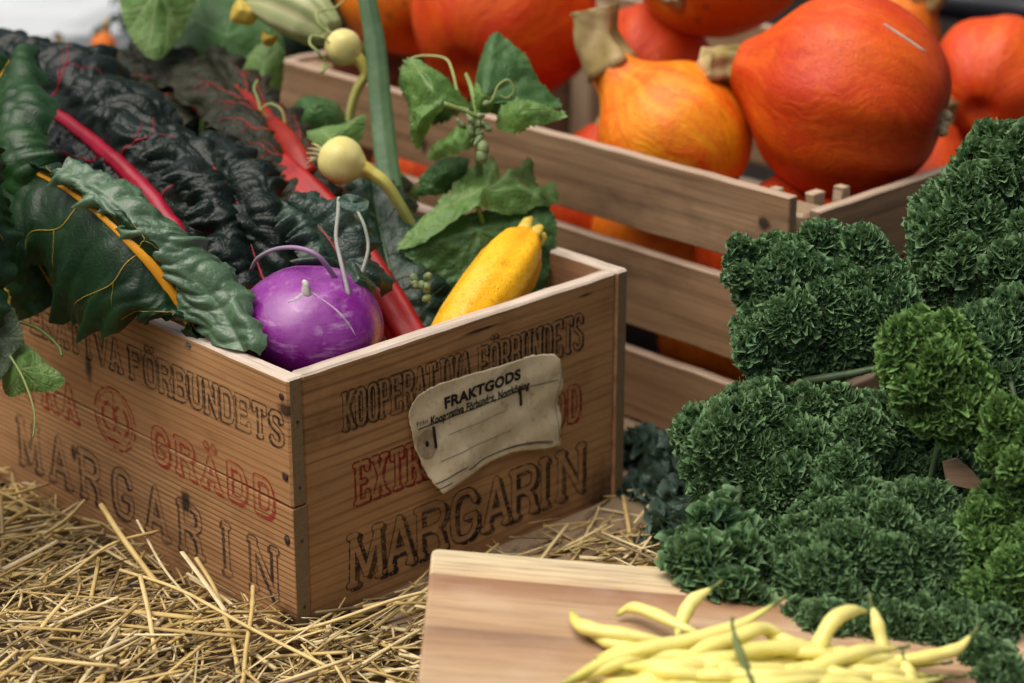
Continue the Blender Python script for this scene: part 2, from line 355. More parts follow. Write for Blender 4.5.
# right (end) panel
k = []
xs, w_ = spread(11, .0465, .1655, .94); lettering(k, 'KOOPERATIVA', xs, .1482, w_, .0292, .00165, .00095, (.0017, -.0013), .0012)
xs, w_ = spread(10, .1725, .2805, .94); lettering(k, 'FÖRBUNDETS', xs, .1475, w_, .0292, .00165, .00095, (.0017, -.0013), .0012)
pos = [.0480, .0815, .1115, .1440, .1765, .2060, .2345, .2545]; wd = [.0315, .0275, .0285, .0275, .0275, .0265, .0105, .0280]
lettering(k, 'MARGARIN', pos, .0278, wd, .0425, .0028, .0011, (.0040, -.0028), .0028)
put_ink('lettering', k, inkb, toR(), end_near)
k = []
xs, w_ = spread(5, .0545, .1340, .82); lettering(k, 'EXTRA', xs, .0895, w_, .033, .0022, .0013, (.0018, -.0013), .002)
xs, w_ = spread(5, .1965, .2800, .82); lettering(k, 'GRÄDD', xs, .0895, w_, .031, .0022, .0013, (.0018, -.0013), .0015)
put_ink('red_lettering', k, inkr, toR(), end_near)
# left (side) panel
k = []
xs, w_ = spread(11, -.060, .135, .86); lettering(k, 'KOOPERATIVA', xs, .1480, w_, .0265, .0021, .0011, (-.0017, -.0014), .0013)
xs, w_ = spread(10, .1425, .3235, .86); lettering(k, 'FÖRBUNDETS', xs, .1480, w_, .0265, .0021, .0011, (-.0017, -.0014), .0013)
put_ink('lettering', k, inkbl, toL(), side_up)
k = []
pos = [-.0050 + 42.7e-3 * i for i in range(8)]; wd = [.030, .0285, .0270, .0265, .0280, .0270, .0100, .0300]
lettering(k, 'MARGARIN', [p - q / 2 for p, q in zip(pos, wd)], .0278, wd, .0425, .0028, .0012, (-.0026, -.0020), .0027)
put_ink('lettering', k, inkbl, toL(), side_lo)
k = []
xs, w_ = spread(5, -.070, .072, .68); lettering(k, 'EXTRA', xs, .0895, w_, .030, .0026, .0015, (.0022, -.0020), .002)
xs, w_ = spread(5, .1610, .3120, .72); lettering(k, 'GRÄDD', xs, .0900, w_, .0300, .0026, .0015, (.0022, -.0020), .002)
# worn oval emblem between the two red words
X = np.arange(.086, .152, .00045); Z = np.arange(.080, .136, .00045); gx, gz = np.meshgrid(X, Z, indexing='ij')
rr = np.hypot((gx - .119) / .026, (gz - .1085) / .0245); m_ = (np.abs(rr - 1) < .04) | (np.abs(rr - .86) < .02)
m_ |= (seg_dist(gx, gz, [arc(.112, .1085, .009, .011, 0, 360, 24), arc(.127, .1085, .009, .011, 0, 360, 24)]) < .0016)
m_ |= (seg_dist(gx, gz, [[(.119, .122), (.119, .129)], [(.108, .0905), (.130, .0905)]]) < .0014)
m_ &= np.array([[noise.noise(Vector((a * 160, b * 160, 2))) + .5 * noise.noise(Vector((a * 700, b * 700, 2))) for b in Z] for a in X]) > -.12
ii, jj = np.nonzero(m_); q = np.empty((len(ii), 4, 2)); c2 = .00023
q[:, :, 0] = X[ii][:, None] + np.array([-c2, c2, c2, -c2]); q[:, :, 1] = Z[jj][:, None] + np.array([-c2, -c2, c2, c2]); k.append(q.reshape(-1, 2))
P_ = np.concatenate(k).reshape(-1, 4, 2); up_ = P_[:, :, 1].mean(1) > .1062
put_ink('red_lettering', [P_[up_].reshape(-1, 2)], inkrl, toL(), side_up)
put_ink('red_lettering', [P_[~up_].reshape(-1, 2)], inkrl, toL(), side_lo)

# ---------------------------------------------------------------- the paper tag stapled to the end panel
def tag_lift(u, z):
    u = np.asarray(u, float); z = np.asarray(z, float)
    bl = np.clip(1 - np.hypot((u - .127) / .05, (z - .078) / .045), 0, 1)
    tr = np.clip(1 - np.hypot((u - .250) / .035, (z - .150) / .04), 0, 1)
    return .0026 + .010 * bl ** 1.3 + .006 * tr ** 1.2 + .0012 * np.sin(u * 85 + 1) * np.clip((.125 - z) / .04, 0, 1) + .0018 * np.clip((u - .225) / .03, 0, 1) * (1 + np.sin(z * 160)) * .5 \
        + .00035 * np.sin(u * 210 + z * 130) + .0003 * np.sin(z * 260 - u * 70)
def tag_pt(u, z, off=0.): u = np.asarray(u, float); z = np.asarray(z, float); return bu * u[..., None] + bv * (.0012 - tag_lift(u, z) - off)[..., None] + ez * z[..., None]
def rface(px, py):
    r = ray(px, py); t = -(CAM @ bv) / (r @ bv); P = CAM + r * t; return P @ bu, P[2]
bt = [rface(*p) for p in [(434, 490), (452, 481), (474, 470), (494, 460), (513, 452), (531, 449), (545, 448), (559, 445)]]
tp = [rface(*p) for p in [(411, 404), (418, 394), (434, 385), (462, 376), (500, 365), (526, 356), (546, 352), (553, 357)]]
lf_ = [rface(*p) for p in [(434, 490), (425, 477), (416, 455), (410, 432), (408, 415), (411, 404)]]
rt_ = [rface(*p) for p in [(559, 445), (558, 432), (560, 415), (556, 398), (558, 385), (556, 370), (553, 357)]]
n = 60; mrows = 44
B_, T_ = catmull(bt, n), catmull(tp, n); L_, Rr = catmull(lf_, mrows), catmull(rt_, mrows)
s = np.linspace(0, 1, n)[None, :, None]; tt = np.linspace(0, 1, mrows)[:, None, None]
G_ = (1 - tt) * B_[None] + tt * T_[None] + (1 - s) * L_[:, None] + s * Rr[:, None] - ((1 - s) * (1 - tt) * B_[0] + s * (1 - tt) * B_[-1] + (1 - s) * tt * T_[0] + s * tt * T_[-1])
edge = np.minimum.reduce([np.linspace(0, 1, n)[None, :].repeat(mrows, 0), 1 - np.linspace(0, 1, n)[None, :].repeat(mrows, 0), np.linspace(0, 1, mrows)[:, None].repeat(n, 1), 1 - np.linspace(0, 1, mrows)[:, None].repeat(n, 1)])
G_ = G_ + (edge < 1e-6)[..., None] * rng.normal(0, .00025, G_.shape)
Vt = tag_pt(G_[..., 0], G_[..., 1]); Vb = tag_pt(G_[..., 0], G_[..., 1], -.00025)
def gridf(r, c, off=0, flip=False):
    F = [(off + i * c + j, off + i * c + j + 1, off + (i + 1) * c + j + 1, off + (i + 1) * c + j) for i in range(r - 1) for j in range(c - 1)]
    return [f[::-1] for f in F] if flip else F
F = gridf(mrows, n) + gridf(mrows, n, mrows * n, True)
rim = [(0, j) for j in range(n)] + [(i, n - 1) for i in range(1, mrows)] + [(mrows - 1, j) for j in range(n - 2, -1, -1)] + [(i, 0) for i in range(mrows - 2, 0, -1)]
rim = [i * n + j for i, j in rim]
for a, b in zip(rim, rim[1:] + rim[:1]): F.append((a, mrows * n + a, mrows * n + b, b))
t = NT('aged_paper'); co = t.co(); n1 = t.noise(co, 30, 5, .65); n2 = t.noise(co, 140, 4, .65); n3 = t.noise(co, 600, 2)
cc = t.mix(t.n('ShaderNodeMapRange', {0: n1, 1: .35, 2: .68}).outputs[0], (.80, .68, .44), (.60, .47, .27))
cc = t.mix(t.n('ShaderNodeMapRange', {0: n2, 1: .54, 2: .72, 3: 0., 4: .5}).outputs[0], cc, (.30, .22, .12))
ptag = thing('paper_tag', tag_pt(.18, .078), 'aged beige FRAKTGODS paper tag stapled to the front of the wooden box', 'tag')
obj('paper', np.concatenate([Vt.reshape(-1, 3), Vb.reshape(-1, 3)]), F, t.done(t.bsdf(cc, .8, t.bump(t.math('ADD', n2, t.math('MULTIPLY', n3, .4)), .25, .0006), Specular_IOR_Level=.2)), ptag)
pp_ = [o for o in C.objects if o.name == 'paper'][0].data; sm_ = np.zeros(len(pp_.polygons), bool); sm_[:(mrows - 1) * (n - 1)] = True; pp_.polygons.foreach_set('use_smooth', sm_)
blk = plain('tag_print', (.025, .022, .02), .85, .3, 400, 0, spec=.1)
def fonttext(s, u0, u1, z, hgt, slope=0., off=.0004, bold=0.):
    cu_ = bpy.data.curves.new('txt', 'FONT'); cu_.body = s; cu_.size = 1; cu_.offset = bold; cu_.space_character = 1.06
    o = bpy.data.objects.new('txt', cu_); C.objects.link(o); bpy.context.view_layer.update()
    me = bpy.data.meshes.new_from_object(o.evaluated_get(bpy.context.evaluated_depsgraph_get())); bpy.data.objects.remove(o)
    import bmesh
    bm = bmesh.new(); bm.from_mesh(me); bmesh.ops.triangulate(bm, faces=bm.faces[:]); v = np.array([x.co[:] for x in bm.verts]); f = [tuple(q.index for q in p.verts) for p in bm.faces]; bm.free()
    x = (v[:, 0] - v[:, 0].min()) / np.ptp(v[:, 0]); y = v[:, 1] / .73
    u = u0 + x * (u1 - u0); zz = z + y * hgt + slope * (u - u0)
    return tag_pt(u, zz, off), f
def bar(pts, wd, off=.0004):
    P = np.array([rface(*p) for p in pts]); P = catmull(P, 20); d = nrm(np.gradient(P, axis=0)); nn = np.stack([-d[:, 1], d[:, 0]], 1) * wd / 2
    V = np.concatenate([tag_pt(P[:, 0] + nn[:, 0], P[:, 1] + nn[:, 1], off), tag_pt(P[:, 0] - nn[:, 0], P[:, 1] - nn[:, 1], off)])
    return V, [(20 + i, 20 + i + 1, i + 1, i) for i in range(19)]
mb = MB()
a0, a1 = rface(443, 406), rface(519, 376)
V, F = fonttext('FRAKTGODS', a0[0], a1[0], a0[1] - .0015, .0082, (a1[1] - a0[1]) / (a1[0] - a0[0]), bold=.045); mb.add(V, F)
b0, b1 = rface(429, 423), rface(527, 386)
V, F = fonttext('Kooperativa Förbundet, Norrköping', b0[0], b1[0], b0[1] - .001, .0066, (b1[1] - b0[1]) / (b1[0] - b0[0]), bold=.035); mb.add(V, F)
c0, c1 = rface(415, 425), rface(426, 421)
V, F = fonttext('Från', c0[0], c1[0], c0[1] - .0008, .0036, (c1[1] - c0[1]) / (c1[0] - c0[0])); mb.add(V, F)
for pts, wd in (([(416, 429), (470, 409), (526, 386)], .0008), ([(527, 385.5), (540, 382), (553, 378)], .0006), ([(436, 460), (470, 446), (510, 430)], .00035), ([(446, 434), (480, 421), (505, 410)], .0003),
                ([(428, 481), (446, 472), (463, 465)], .0007), ([(464, 468), (486, 457), (512, 446), (531, 441), (551, 441)], .0008), ([(428, 487), (436, 483), (444, 479)], .0006), ([(556, 368), (554, 400), (557, 440)], .0004), ([(470, 465), (500, 451), (530, 442.5), (550, 443)], .0004)):
    V, F = bar(pts, wd); mb.add(V, F)
mb.build('print', blk, ptag, smooth=False)
hc = rface(425, 443); a = np.linspace(0, 2 * math.pi, 33)[:-1]
V = np.concatenate([tag_pt(hc[0] + .0092 * np.cos(a), hc[1] + .0105 * np.sin(a), .00045), tag_pt(hc[0] + .0016 * np.cos(a), hc[1] + .0018 * np.sin(a), .00055)])
obj('eyelet', V, [(i, (i + 1) % 32, 32 + (i + 1) % 32, 32 + i) for i in range(32)], plain('eyelet_paper', (.34, .25, .14), .8, .3, 200), ptag)
obj('punched_hole', tag_pt(hc[0] + .0018 * np.cos(a), hc[1] + .0021 * np.sin(a), .0007), [tuple(range(32))], plain('hole_dark', (.012, .008, .005), .9), ptag)
stm = plain('staple_steel', (.03, .022, .018), .5, .4, 200, .2, .5)
for (x0, y0), (x1, y1) in (((432, 427), (433, 446)), ((518, 386), (519.5, 404))):
    p0, p1 = rface(x0, y0), rface(x1, y1); P = np.array([p0, p0, p1, p1]); V3 = tag_pt(P[:, 0], P[:, 1], .0008); V3[0] += bv * .004; V3[3] += bv * .004
    V, F = tube(np.concatenate([V3[:2], catmull(V3[1:3], 6), V3[2:]]), .0011, 6); obj('staple', V, F, stm, ptag)
# ---------------------------------------------------------------- slatted pumpkin crate
c0 = np.array([.3675, .2685, 0]); cv = np.array([-.6945, .7195, 0]); cx = np.array([.7195, .6945, 0])
CRL, CRW = .64, .44
cw = wood('crate_wood', ((.12, .062, .028), (.285, .165, .080), (.38, .245, .135)), 300., 2.6, .4, .75, stain=.6, dark=(.07, .042, .028), spots=[(.024, 0, .036, .0055, .0055, .3), (.42, 0, .018, .004, .007, .4)])
ct = wood('crate_edge', ((.24, .15, .09), (.39, .28, .19), (.47, .36, .26)), 200, 1.5, .35, .75, stain=.5)
ce = endgrain('crate_end_grain', (.24, .16, .09), (.34, .25, .16))
crate = thing('slatted_crate', c0 + cv * CRL / 2 + cx * CRW / 2, 'weathered wooden slatted crate heaped with orange pumpkins', 'crate')
def slat(o, x, y, L, z, h, th=.009, seed=0, wob=.0005):
    return board('slat', frame(np.asarray(o) + ez * z, x, y, ez), L, th, h, [cw, ce, ct], crate, .0012, wob, 22, seed)
for i, (z, h) in enumerate(((.183, .062), (.098, .068), (.014, .062))):
    slat(c0 + cv * (.002 * i), cv, cx, CRL, z, h, .010, i)                                              # front, local x away from the near corner
    slat(c0 + cv * CRL + cx * (CRW) - cv * 0, -cv, -cx, CRL, z, h, .010, 10 + i)                        # back
    slat(c0 + cx * .0135 - cv * .0105 , cx, cv, CRW - .02, z - (.014 if i == 0 else .004), h, .010, 20 + i)      # right-hand end
    slat(c0 + cv * (CRL + .0005) + cx * .0115, cx, cv, CRW - .024, z - .006, h, .010, 30 + i)
board('base_panel', frame(c0 + cx * .012 + cv * .004 + ez * .004, cv, cx, ez), CRL - .008, CRW - .026, .008, [cw, ce], crate, .001, 0, 1, 40)
pm = wood('crate_post_wood', ((.3, .2, .1), (.46, .33, .2), (.52, .4, .27)), 250, 1., .3, .8)
def post(a, b, h0):
    o = c0 + cv * a + cx * b
    return o
for k, (a, b, s, h) in enumerate(((.0012, .0115, 1, .226), (CRL - .0335, .0115, 1, .236), (.0012, CRW - .0425, 1, .238), (CRL - .0335, CRW - .0425, 1, .24))):
    board('corner_post', frame(c0 + cv * a + cx * b + ez * .0125, ez, cv, cx), h - .0125, .031, .030, [pm, ce], crate, .003, .0005, 6, 50 + k)
# splintered offcuts of the corner blocks standing up behind the slat ends
for px, py, wd, top in ((781, 196, .010, 4), (819, 200, .014, 4), (846, 194, .011, 5)):
    b = pd(px, py, 1.70 + (px - 781) * .0003)
    V, F = boxmesh(.05, .009, wd, .0008, .0022, 5, px); V = V @ np.array([[0, 0, 1.], cv, cx]) ; V += b - ez * .044 - cx * wd / 2
    obj('corner_splint', V, F, [pm], crate, smooth=False)

# ---------------------------------------------------------------- red kuri pumpkins
def pumpmat(name, c1, c2, c3, streak=.7, rough=.42, blem=.3):
    t = NT(name); co = t.co(); x = t.n('ShaderNodeSeparateXYZ', {0: co}).outputs
    n0 = t.noise(co, 16, 3); th = t.math('ARCTAN2', x[1], x[0])
    sv = t.n('ShaderNodeCombineXYZ', {0: t.math('MULTIPLY_ADD', th, 1.6, t.math('MULTIPLY', n0, 1.3)), 1: t.math('MULTIPLY', x[2], 7.), 2: t.math('MULTIPLY', t.rnd(), 9.)}).outputs[0]
    s1 = t.noise(sv, 1.5, 4, .6); s2 = t.noise(sv, 6., 3, .6); big = t.noise(co, 9, 2); fine = t.noise(co, 260, 3, .6)
    c = t.mix(t.n('ShaderNodeMapRange', {0: s1, 1: .36, 2: .64, 3: 0., 4: streak}).outputs[0], c1, c2)
    c = t.mix(t.n('ShaderNodeMapRange', {0: big, 1: .48, 2: .7, 3: 0., 4: .75}).outputs[0], c, c3)
    c = t.mix(t.n('ShaderNodeMapRange', {0: s2, 1: .5, 2: .72, 3: 0., 4: .35}).outputs[0], c, c2)
    vo = t.n('ShaderNodeTexVoronoi', {'Vector': co, 'Scale': 48.}, feature='F1').outputs['Distance']
    gate = t.n('ShaderNodeMapRange', {0: t.noise(co, 22, 2), 1: .56, 2: .62}).outputs[0]
    sp_ = t.math('MULTIPLY', t.n('ShaderNodeMapRange', {0: vo, 1: .12, 2: .2, 3: 1., 4: 0.}).outputs[0], gate)
    c = t.mix(t.math('MULTIPLY', sp_, blem), c, (.12, .055, .02))
    mo = t.noise(co, 130, 4, .7); c = t.mix(t.n('ShaderNodeMapRange', {0: mo, 1: .45, 2: .68, 3: 0., 4: .38}).outputs[0], c, c3); c = t.mix(t.n('ShaderNodeMapRange', {0: t.noise(co, 75, 5, .75), 1: .56, 2: .7, 3: 0., 4: .45}).outputs[0], c, tuple(.45 * q for q in c1))
    sc_ = t.n('ShaderNodeMapRange', {0: t.noise(t.scale(co, (1, 1, 2.4)), 70, 4, .7), 1: .64, 2: .74, 3: 0., 4: .35}).outputs[0]
    c = t.mix(sc_, c, (.55, .26, .10))
    po = t.n('ShaderNodeTexVoronoi', {'Vector': co, 'Scale': 300.}).outputs['Distance']
    h = t.math('ADD', t.math('ADD', t.math('MULTIPLY', s2, .8), t.math('MULTIPLY', fine, .25)), t.n('ShaderNodeMapRange', {0: po, 1: .1, 2: .3, 3: -.25, 4: 0.}).outputs[0])
    return t.done(t.bsdf(c, t.n('ShaderNodeMapRange', {0: mo, 3: rough - .08, 4: rough + .18}).outputs[0], t.bump(h, .7, .0022), Specular_IOR_Level=.32))
PM = {'red': pumpmat('pumpkin_red', (.62, .050, .003), (.76, .135, .004), (.46, .024, .003)),
      'yellow': pumpmat('pumpkin_yellow', (.86, .30, .006), (.72, .075, .004), (.90, .42, .02), 1.),
      'orange': pumpmat('pumpkin_orange', (.70, .15, .006), (.80, .24, .01), (.58, .08, .005), .7, .4, .8),
      'deep': pumpmat('pumpkin_deep', (.55, .04, .004), (.65, .09, .006), (.42, .025, .004))}
stemm = attrmat('corky_stem', [(0, (.16, .13, .04)), (.4, (.38, .29, .11)), (1, (.62, .49, .25))], .85, 'tone', (60, 60, 60), .6, .15, .8)
scarm = plain('blossom_scar', (.42, .33, .17), .9, .4, 120, .8, bd=.003)
def frame_z(z, hint=(0.2, -.9, .3)):
    z = nrm(z); x = nrm(np.cross(hint, z)); return np.stack([x, np.cross(z, x), z])      # rows are the axes
def pumpkin(cen, axis, r, length, neck, mat, label, seed, stem=(.05, .016), scar=True, ribs=10, rib=.012, stembend=.3, neckw=.55, sdir=None):
    """pear-shaped pumpkin: body radius r, blossom end at -z, neck towards +axis"""
    A = frame_z(axis); rr = random.Random(seed)
    root = thing('pumpkin', np.asarray(cen, float) + ez * -r, label, 'pumpkin', 'pumpkins heaped in the slatted crate')
    nu, nv = 96, 60; V = []; nk = neck / r
    prof = np.array([(0, -.80), (.12, -.84), (.30, -.90), (.58, -.78), (.86, -.46), (1., -.02), (.95, .33), (.78, .62), (.53, .84), (.36, .95 + .18 * nk), (.29, .96 + .55 * nk), (.20, .95 + .97 * nk), (0, .93 + nk)])
    prof = catmull(prof, nv + 1) * r
    for i in range(nv + 1):
        rad, z = max(0., prof[i, 0]), prof[i, 1]
        for j in range(nu):
            a = j / nu * 2 * math.pi
            k = 1 + rib * math.cos(ribs * a + seed) * min(1, rad / r * 1.5) + .045 * noise.noise(Vector((math.cos(a) * 1.3, math.sin(a) * 1.3, z / r + seed * 3.1)))
            V.append((rad * k * math.cos(a), rad * k * math.sin(a), z))
    F = [(i * nu + j, i * nu + (j + 1) % nu, (i + 1) * nu + (j + 1) % nu, (i + 1) * nu + j) for i in range(nv) for j in range(nu)]
    me = mesh('body', V, F, mat); b = bpy.data.objects.new('body', me); C.objects.link(b); b.parent = root
    rot = Matrix([[float(A[c][r2]) for c in range(3)] for r2 in range(3)])
    L = wpos(root).inverted() @ (Matrix.Translation(Vector([float(x) for x in cen])) @ rot.to_4x4()); b.location = L.to_translation(); b.rotation_euler = L.to_euler()
    top = cen + A[2] * (r * .94 + neck * .98)
    if stem:
        L_, w_ = stem; side = A[0] * rr.uniform(-1, 1) + A[1] * rr.uniform(-1, 1)
        sd2 = A[2] if sdir is None else nrm(sdir)
        pts = catmull([top - A[2] * .012, top + sd2 * L_ * .3 + A[2] * L_ * .08, top + sd2 * L_ * .85 + side * L_ * stembend, top + sd2 * L_ + side * L_ * stembend * 1.3], 14)
        V, F = tube(pts, [w_ * 1.15, w_ * .98, w_ * .90, w_ * .95, w_ * 1.0], 30, ridge=.16)
        V = V + np.array([[noise.noise(Vector(v * 160)) for _ in range(1)] for v in V]) * .0015
        tone = [.5 + .9 * noise.noise(Vector((v[0] * 60 + seed, v[1] * 60, v[2] * 30))) for v in V]
        obj('stem', V, F, stemm, root, attrs={'tone': tone})
    if scar:
        e = cen - A[2] * (r * .85) ; mbs = MB()
        for _ in range(9):
            p = e + (A[0] * rr.gauss(0, .4) + A[1] * rr.gauss(0, .4)) * .012 - A[2] * rr.uniform(0, .009)
            V, F = tube([p - A[2] * -.005, p, p - A[2] * .004], [.004, .0055, .003], 8); mbs.add(V, F)
        mbs.build('blossom_scar', scarm, root)
    return root
def vec(px0, py0, d0, px1, py1, d1): return pd(px1, py1, d1) - pd(px0, py0, d0)
pumpkin(pd(850, 97, 1.80), vec(905, 118, 1.765, 740, 70, 1.80), pxs(104, 1.80), 0, pxs(22, 1.80), PM['red'], 'large red pumpkin with a thin grey straw on top, nearest the crate corner', 1, (.030, .0155), True, 9, .018, .05, .75, vec(728, 58, 1.8, 684, 64, 1.79))
pumpkin(pd(675, 140, 1.85), vec(694, 152, 1.84, 622, 72, 1.85), pxs(79, 1.85), 0, pxs(36, 1.85), PM['yellow'], 'bright yellow-orange pumpkin with an upright tan stem, behind the front slat', 2, (.044, .019), False, 8, .014, .0, .8, vec(622, 62, 1.84, 611, 0, 1.83))
pumpkin(pd(716, -52, 1.99), vec(716, -40, 1.99, 790, -120, 2.05), pxs(92, 1.99), 0, .02, PM['orange'], 'mottled orange pumpkin with dark specks, cut off by the top of the picture', 3, (.03, .014), True, 10, .01)
pumpkin(pd(503, 14, 2.03), vec(500, 30, 2.0, 560, -60, 2.08), pxs(93, 2.03), 0, .02, PM['red'], 'round red-orange pumpkin behind the squash leaves', 4, (.03, .014), False, 9, .01)
pumpkin(pd(404, -12, 2.14), vec(400, 0, 2.14, 370, -80, 2.2), pxs(68, 2.14), 0, .02, PM['orange'], 'dark orange pumpkin partly hidden by the green strap leaf', 5, (.03, .014), False, 8, .02)
pumpkin(pd(994, 84, 2.00), vec(990, 100, 1.97, 1030, 20, 2.1), pxs(68, 2.00), 0, .016, PM['red'], 'smaller red-orange pumpkin with faint yellow ribs, farthest right', 6, (.02, .012), False, 7, .03)
pumpkin(pd(650, 62, 2.05), vec(650, 62, 2.05, 690, 0, 2.14), pxs(60, 2.05), 0, .015, PM['deep'], 'dark red pumpkin in the gap behind the tan stems', 7, None, False, 8, .02)
pumpkin(pd(890, 35, 2.12), vec(880, 60, 2.1, 922, 14, 2.07), pxs(50, 2.12), 0, .012, PM['orange'], 'pumpkin behind the large red one with only its tan stem showing', 8, (.036, .017), False, 8, .015, .05)
# the pumpkins lower down, seen through the gaps between the slats
for i, (px, py, d, r, m, lab) in enumerate(((668, 245, 1.86, .070, 'orange', 'dim orange pumpkin behind the upper slat gap, low in the crate'), (580, 215, 1.98, .072, 'deep', 'dark red pumpkin low in the crate, seen through a gap left of the others'),
                               (735, 335, 1.80, .070, 'orange', 'dim orange pumpkin at the crate bottom, seen through the lower slat gap'), (440, 185, 2.08, .070, 'red', 'red pumpkin glimpsed under the squash shoot through the slat gap'), (905, 215, 1.86, .078, 'deep', 'dark red pumpkin low in the crate behind the kale'), (768, 262, 1.84, .066, 'deep', 'dark red pumpkin wedged low between the yellow-orange and the large red one'))):
    while (pd(px, py, d) - c0) @ cx < r * 1.06 + .035 or (pd(px, py, d) - c0) @ cv < r * 1.06 + .03: d += .005
    pumpkin(pd(px, py, d), np.array([.3, .2, .9]), r, 0, .016, PM[m], lab, 20 + i, (.02, .012), False, 9, .012)
V, F = tube(catmull([pd(884, 24, 1.722), pd(905, 38, 1.712), pd(926, 52, 1.707)], 8), [.0009, .0011, .0008], 6)
tag(obj('straw_stalk', V, F, plain('grey_straw', (.42, .38, .31), .7)), 'thin grey piece of straw lying on the large red pumpkin', 'straw')

# ---------------------------------------------------------------- chopping board
t = NT('chopping_board_wood'); co = t.co(); x = t.n('ShaderNodeSeparateXYZ', {0: co}).outputs
yy = t.math('ADD', x[1], t.math('MULTIPLY', t.math('SUBTRACT', t.noise(t.scale(co, (6, 30, 30)), 1., 2), .5), .002))
lam = t.ramp(t.math('MULTIPLY', yy, 1 / .30), [(0, (0.487, 0.324, 0.175)), (.385, (0.337, 0.207, 0.114)), (.45, (0.536, 0.377, 0.213)), (.60, (0.387, 0.234, 0.128)), (.652, (0.268, 0.166, 0.095)), (.66, (0.447, 0.287, 0.157)), (.77, (0.526, 0.355, 0.199)), (.84, (0.358, 0.197, 0.105)), (.878, (0.288, 0.150, 0.076)), (.881, (0.636, 0.471, 0.268)), (.96, (0.640, 0.534, 0.322))])
fb = t.noise(t.scale(co, (14, 240, 240)), 1., 4, .65); fb2 = t.noise(t.scale(co, (5, 70, 70)), 1., 3, .6); bl = t.noise(co, 24, 3)
c = t.mix(t.n('ShaderNodeMapRange', {0: fb, 1: .45, 2: .72, 3: 0., 4: .6}).outputs[0], lam, (.20, .115, .07))
c = t.mix(t.n('ShaderNodeMapRange', {0: fb2, 1: .45, 2: .75, 3: 0., 4: .4}).outputs[0], c, (.27, .17, .10))
c = t.mix(t.n('ShaderNodeMapRange', {0: bl, 1: .5, 2: .75, 3: 0., 4: .25}).outputs[0], c, (.6, .47, .36))
bm_ = t.done(t.bsdf(c, .5, t.bump(fb, .35, .0005), Specular_IOR_Level=.35))
BT = .12
q0 = pz(432, 547, BT); tilt = R_(5.2)
bxd = np.array([math.cos(tilt), -.012, -math.sin(tilt)]); bxd /= np.linalg.norm(bxd); byd = nrm(np.array([.024, 1, 0]) - bxd * np.dot([.024, 1, 0], bxd)); bzd = np.cross(bxd, byd)
# rounded rectangle, bevelled top edge
LXb, LYb, TB, rc = .44, .30, .018, .006
def rrect(ins):
    P = []
    for cx_, cy_, a0 in ((LXb - rc, LYb - rc, 0), (rc, LYb - rc, 90), (rc, rc, 180), (LXb - rc, rc, 270)):
        for a in np.radians(np.linspace(a0, a0 + 90, 7)): P.append((cx_ + (rc - ins) * math.cos(a), cy_ + (rc - ins) * math.sin(a)))
    return np.array(P)
rings = [(.0025, -TB), (0, -TB + .0025), (0, -.0022), (.0007, -.0007), (.0022, 0)]
V = np.concatenate([np.c_[rrect(i), np.full(28, z)] for i, z in rings]); F = [(i * 28 + j, i * 28 + (j + 1) % 28, (i + 1) * 28 + (j + 1) % 28, (i + 1) * 28 + j) for i in range(4) for j in range(28)]
F += [tuple(range(27, -1, -1)), tuple(4 * 28 + j for j in range(28))]
cb = bpy.data.objects.new('chopping_board', mesh('chopping_board', V, F, bm_, smooth=False)); C.objects.link(cb)
BO = q0 - byd * LYb
mbm = frame(BO, bxd, byd, bzd); cb.location = mbm.to_translation(); cb.rotation_euler = mbm.to_euler()
tag(cb, 'striped wooden chopping board with rounded corners under the yellow beans', 'chopping board')
def on_board(px, py, h=0.):
    """point h above the board's top surface on the line of sight through a pixel"""
    r = ray(px, py); o = BO + bzd * h; return CAM + r * (((o - CAM) @ bzd) / (r @ bzd))
# ---------------------------------------------------------------- wax beans
beanm = attrmat('wax_bean', [(0, (.30, .36, .06)), (.10, (.74, .68, .16)), (.25, (.90, .80, .22)), (.8, (.90, .81, .27)), (.93, (.74, .70, .2)), (1, (.22, .28, .06))], .38, 'tone', (55, 55, 55), .18, .45, .25, .12)
stalkm = attrmat('bean_stalk', [(0, (.10, .13, .04)), (1, (.16, .2, .06))], .6)
def bean(pts, r, label, tip=0, lump=.06, group=None, mat=None):
    r *= .70
    P = catmull([on_board(*p) for p in pts], 34); s = np.linspace(0, 1, 34)
    rad = r * np.clip(np.minimum(s / .30, (1 - s) / .34), 0, 1) ** .75 * (1 + lump * np.sin(s * 24 + pts[0][0])) + .0006
    V, F = tube(P, rad, 12, flat=.82)
    root = thing('wax_bean', P.mean(0), label, 'bean', group)
    obj('pod', V, F, mat or beanm, root, attrs={'tone': np.repeat(s if not tip else 1 - s, 12)})
    d = nrm(P[-1] - P[-3]); e = P[-1]
    V, F = tube(catmull([e - d * .001, e + d * .003, e + d * .006 + UP * .001 + RT * .001], 6), [.0012, .0009, .0013], 6); obj('stalk_end', V, F, stalkm, root, attrs={'tone': np.linspace(0, 1, len(V))})
    return root
G1 = 'beans heaped on the chopping board'
bean([(571, 610, .007), (579, 624, .008), (600, 631, .010), (635, 636, .012), (672, 642, .012)], .0068, 'short yellow bean with a curled green tip, leftmost in the heap', group=G1)
bean([(586, 633, .002), (612, 643, .006), (640, 647, .006), (668, 650, .006)], .0062, 'yellow bean beneath the curled one at the left of the heap', group=G1)
bean([(556, 688, .012), (600, 664, .017), (640, 650, .021), (690, 640, .023), (740, 624, .026), (776, 603, .032)], .0064, 'longest yellow bean lying slantwise across the top of the heap', group=G1)
bean([(616, 616, .004), (630, 608, .009), (650, 612, .012), (680, 626, .013), (705, 636, .012)], .0052, 'slim yellow bean with a greenish bent tip, lying behind the long slanting one', group=G1)
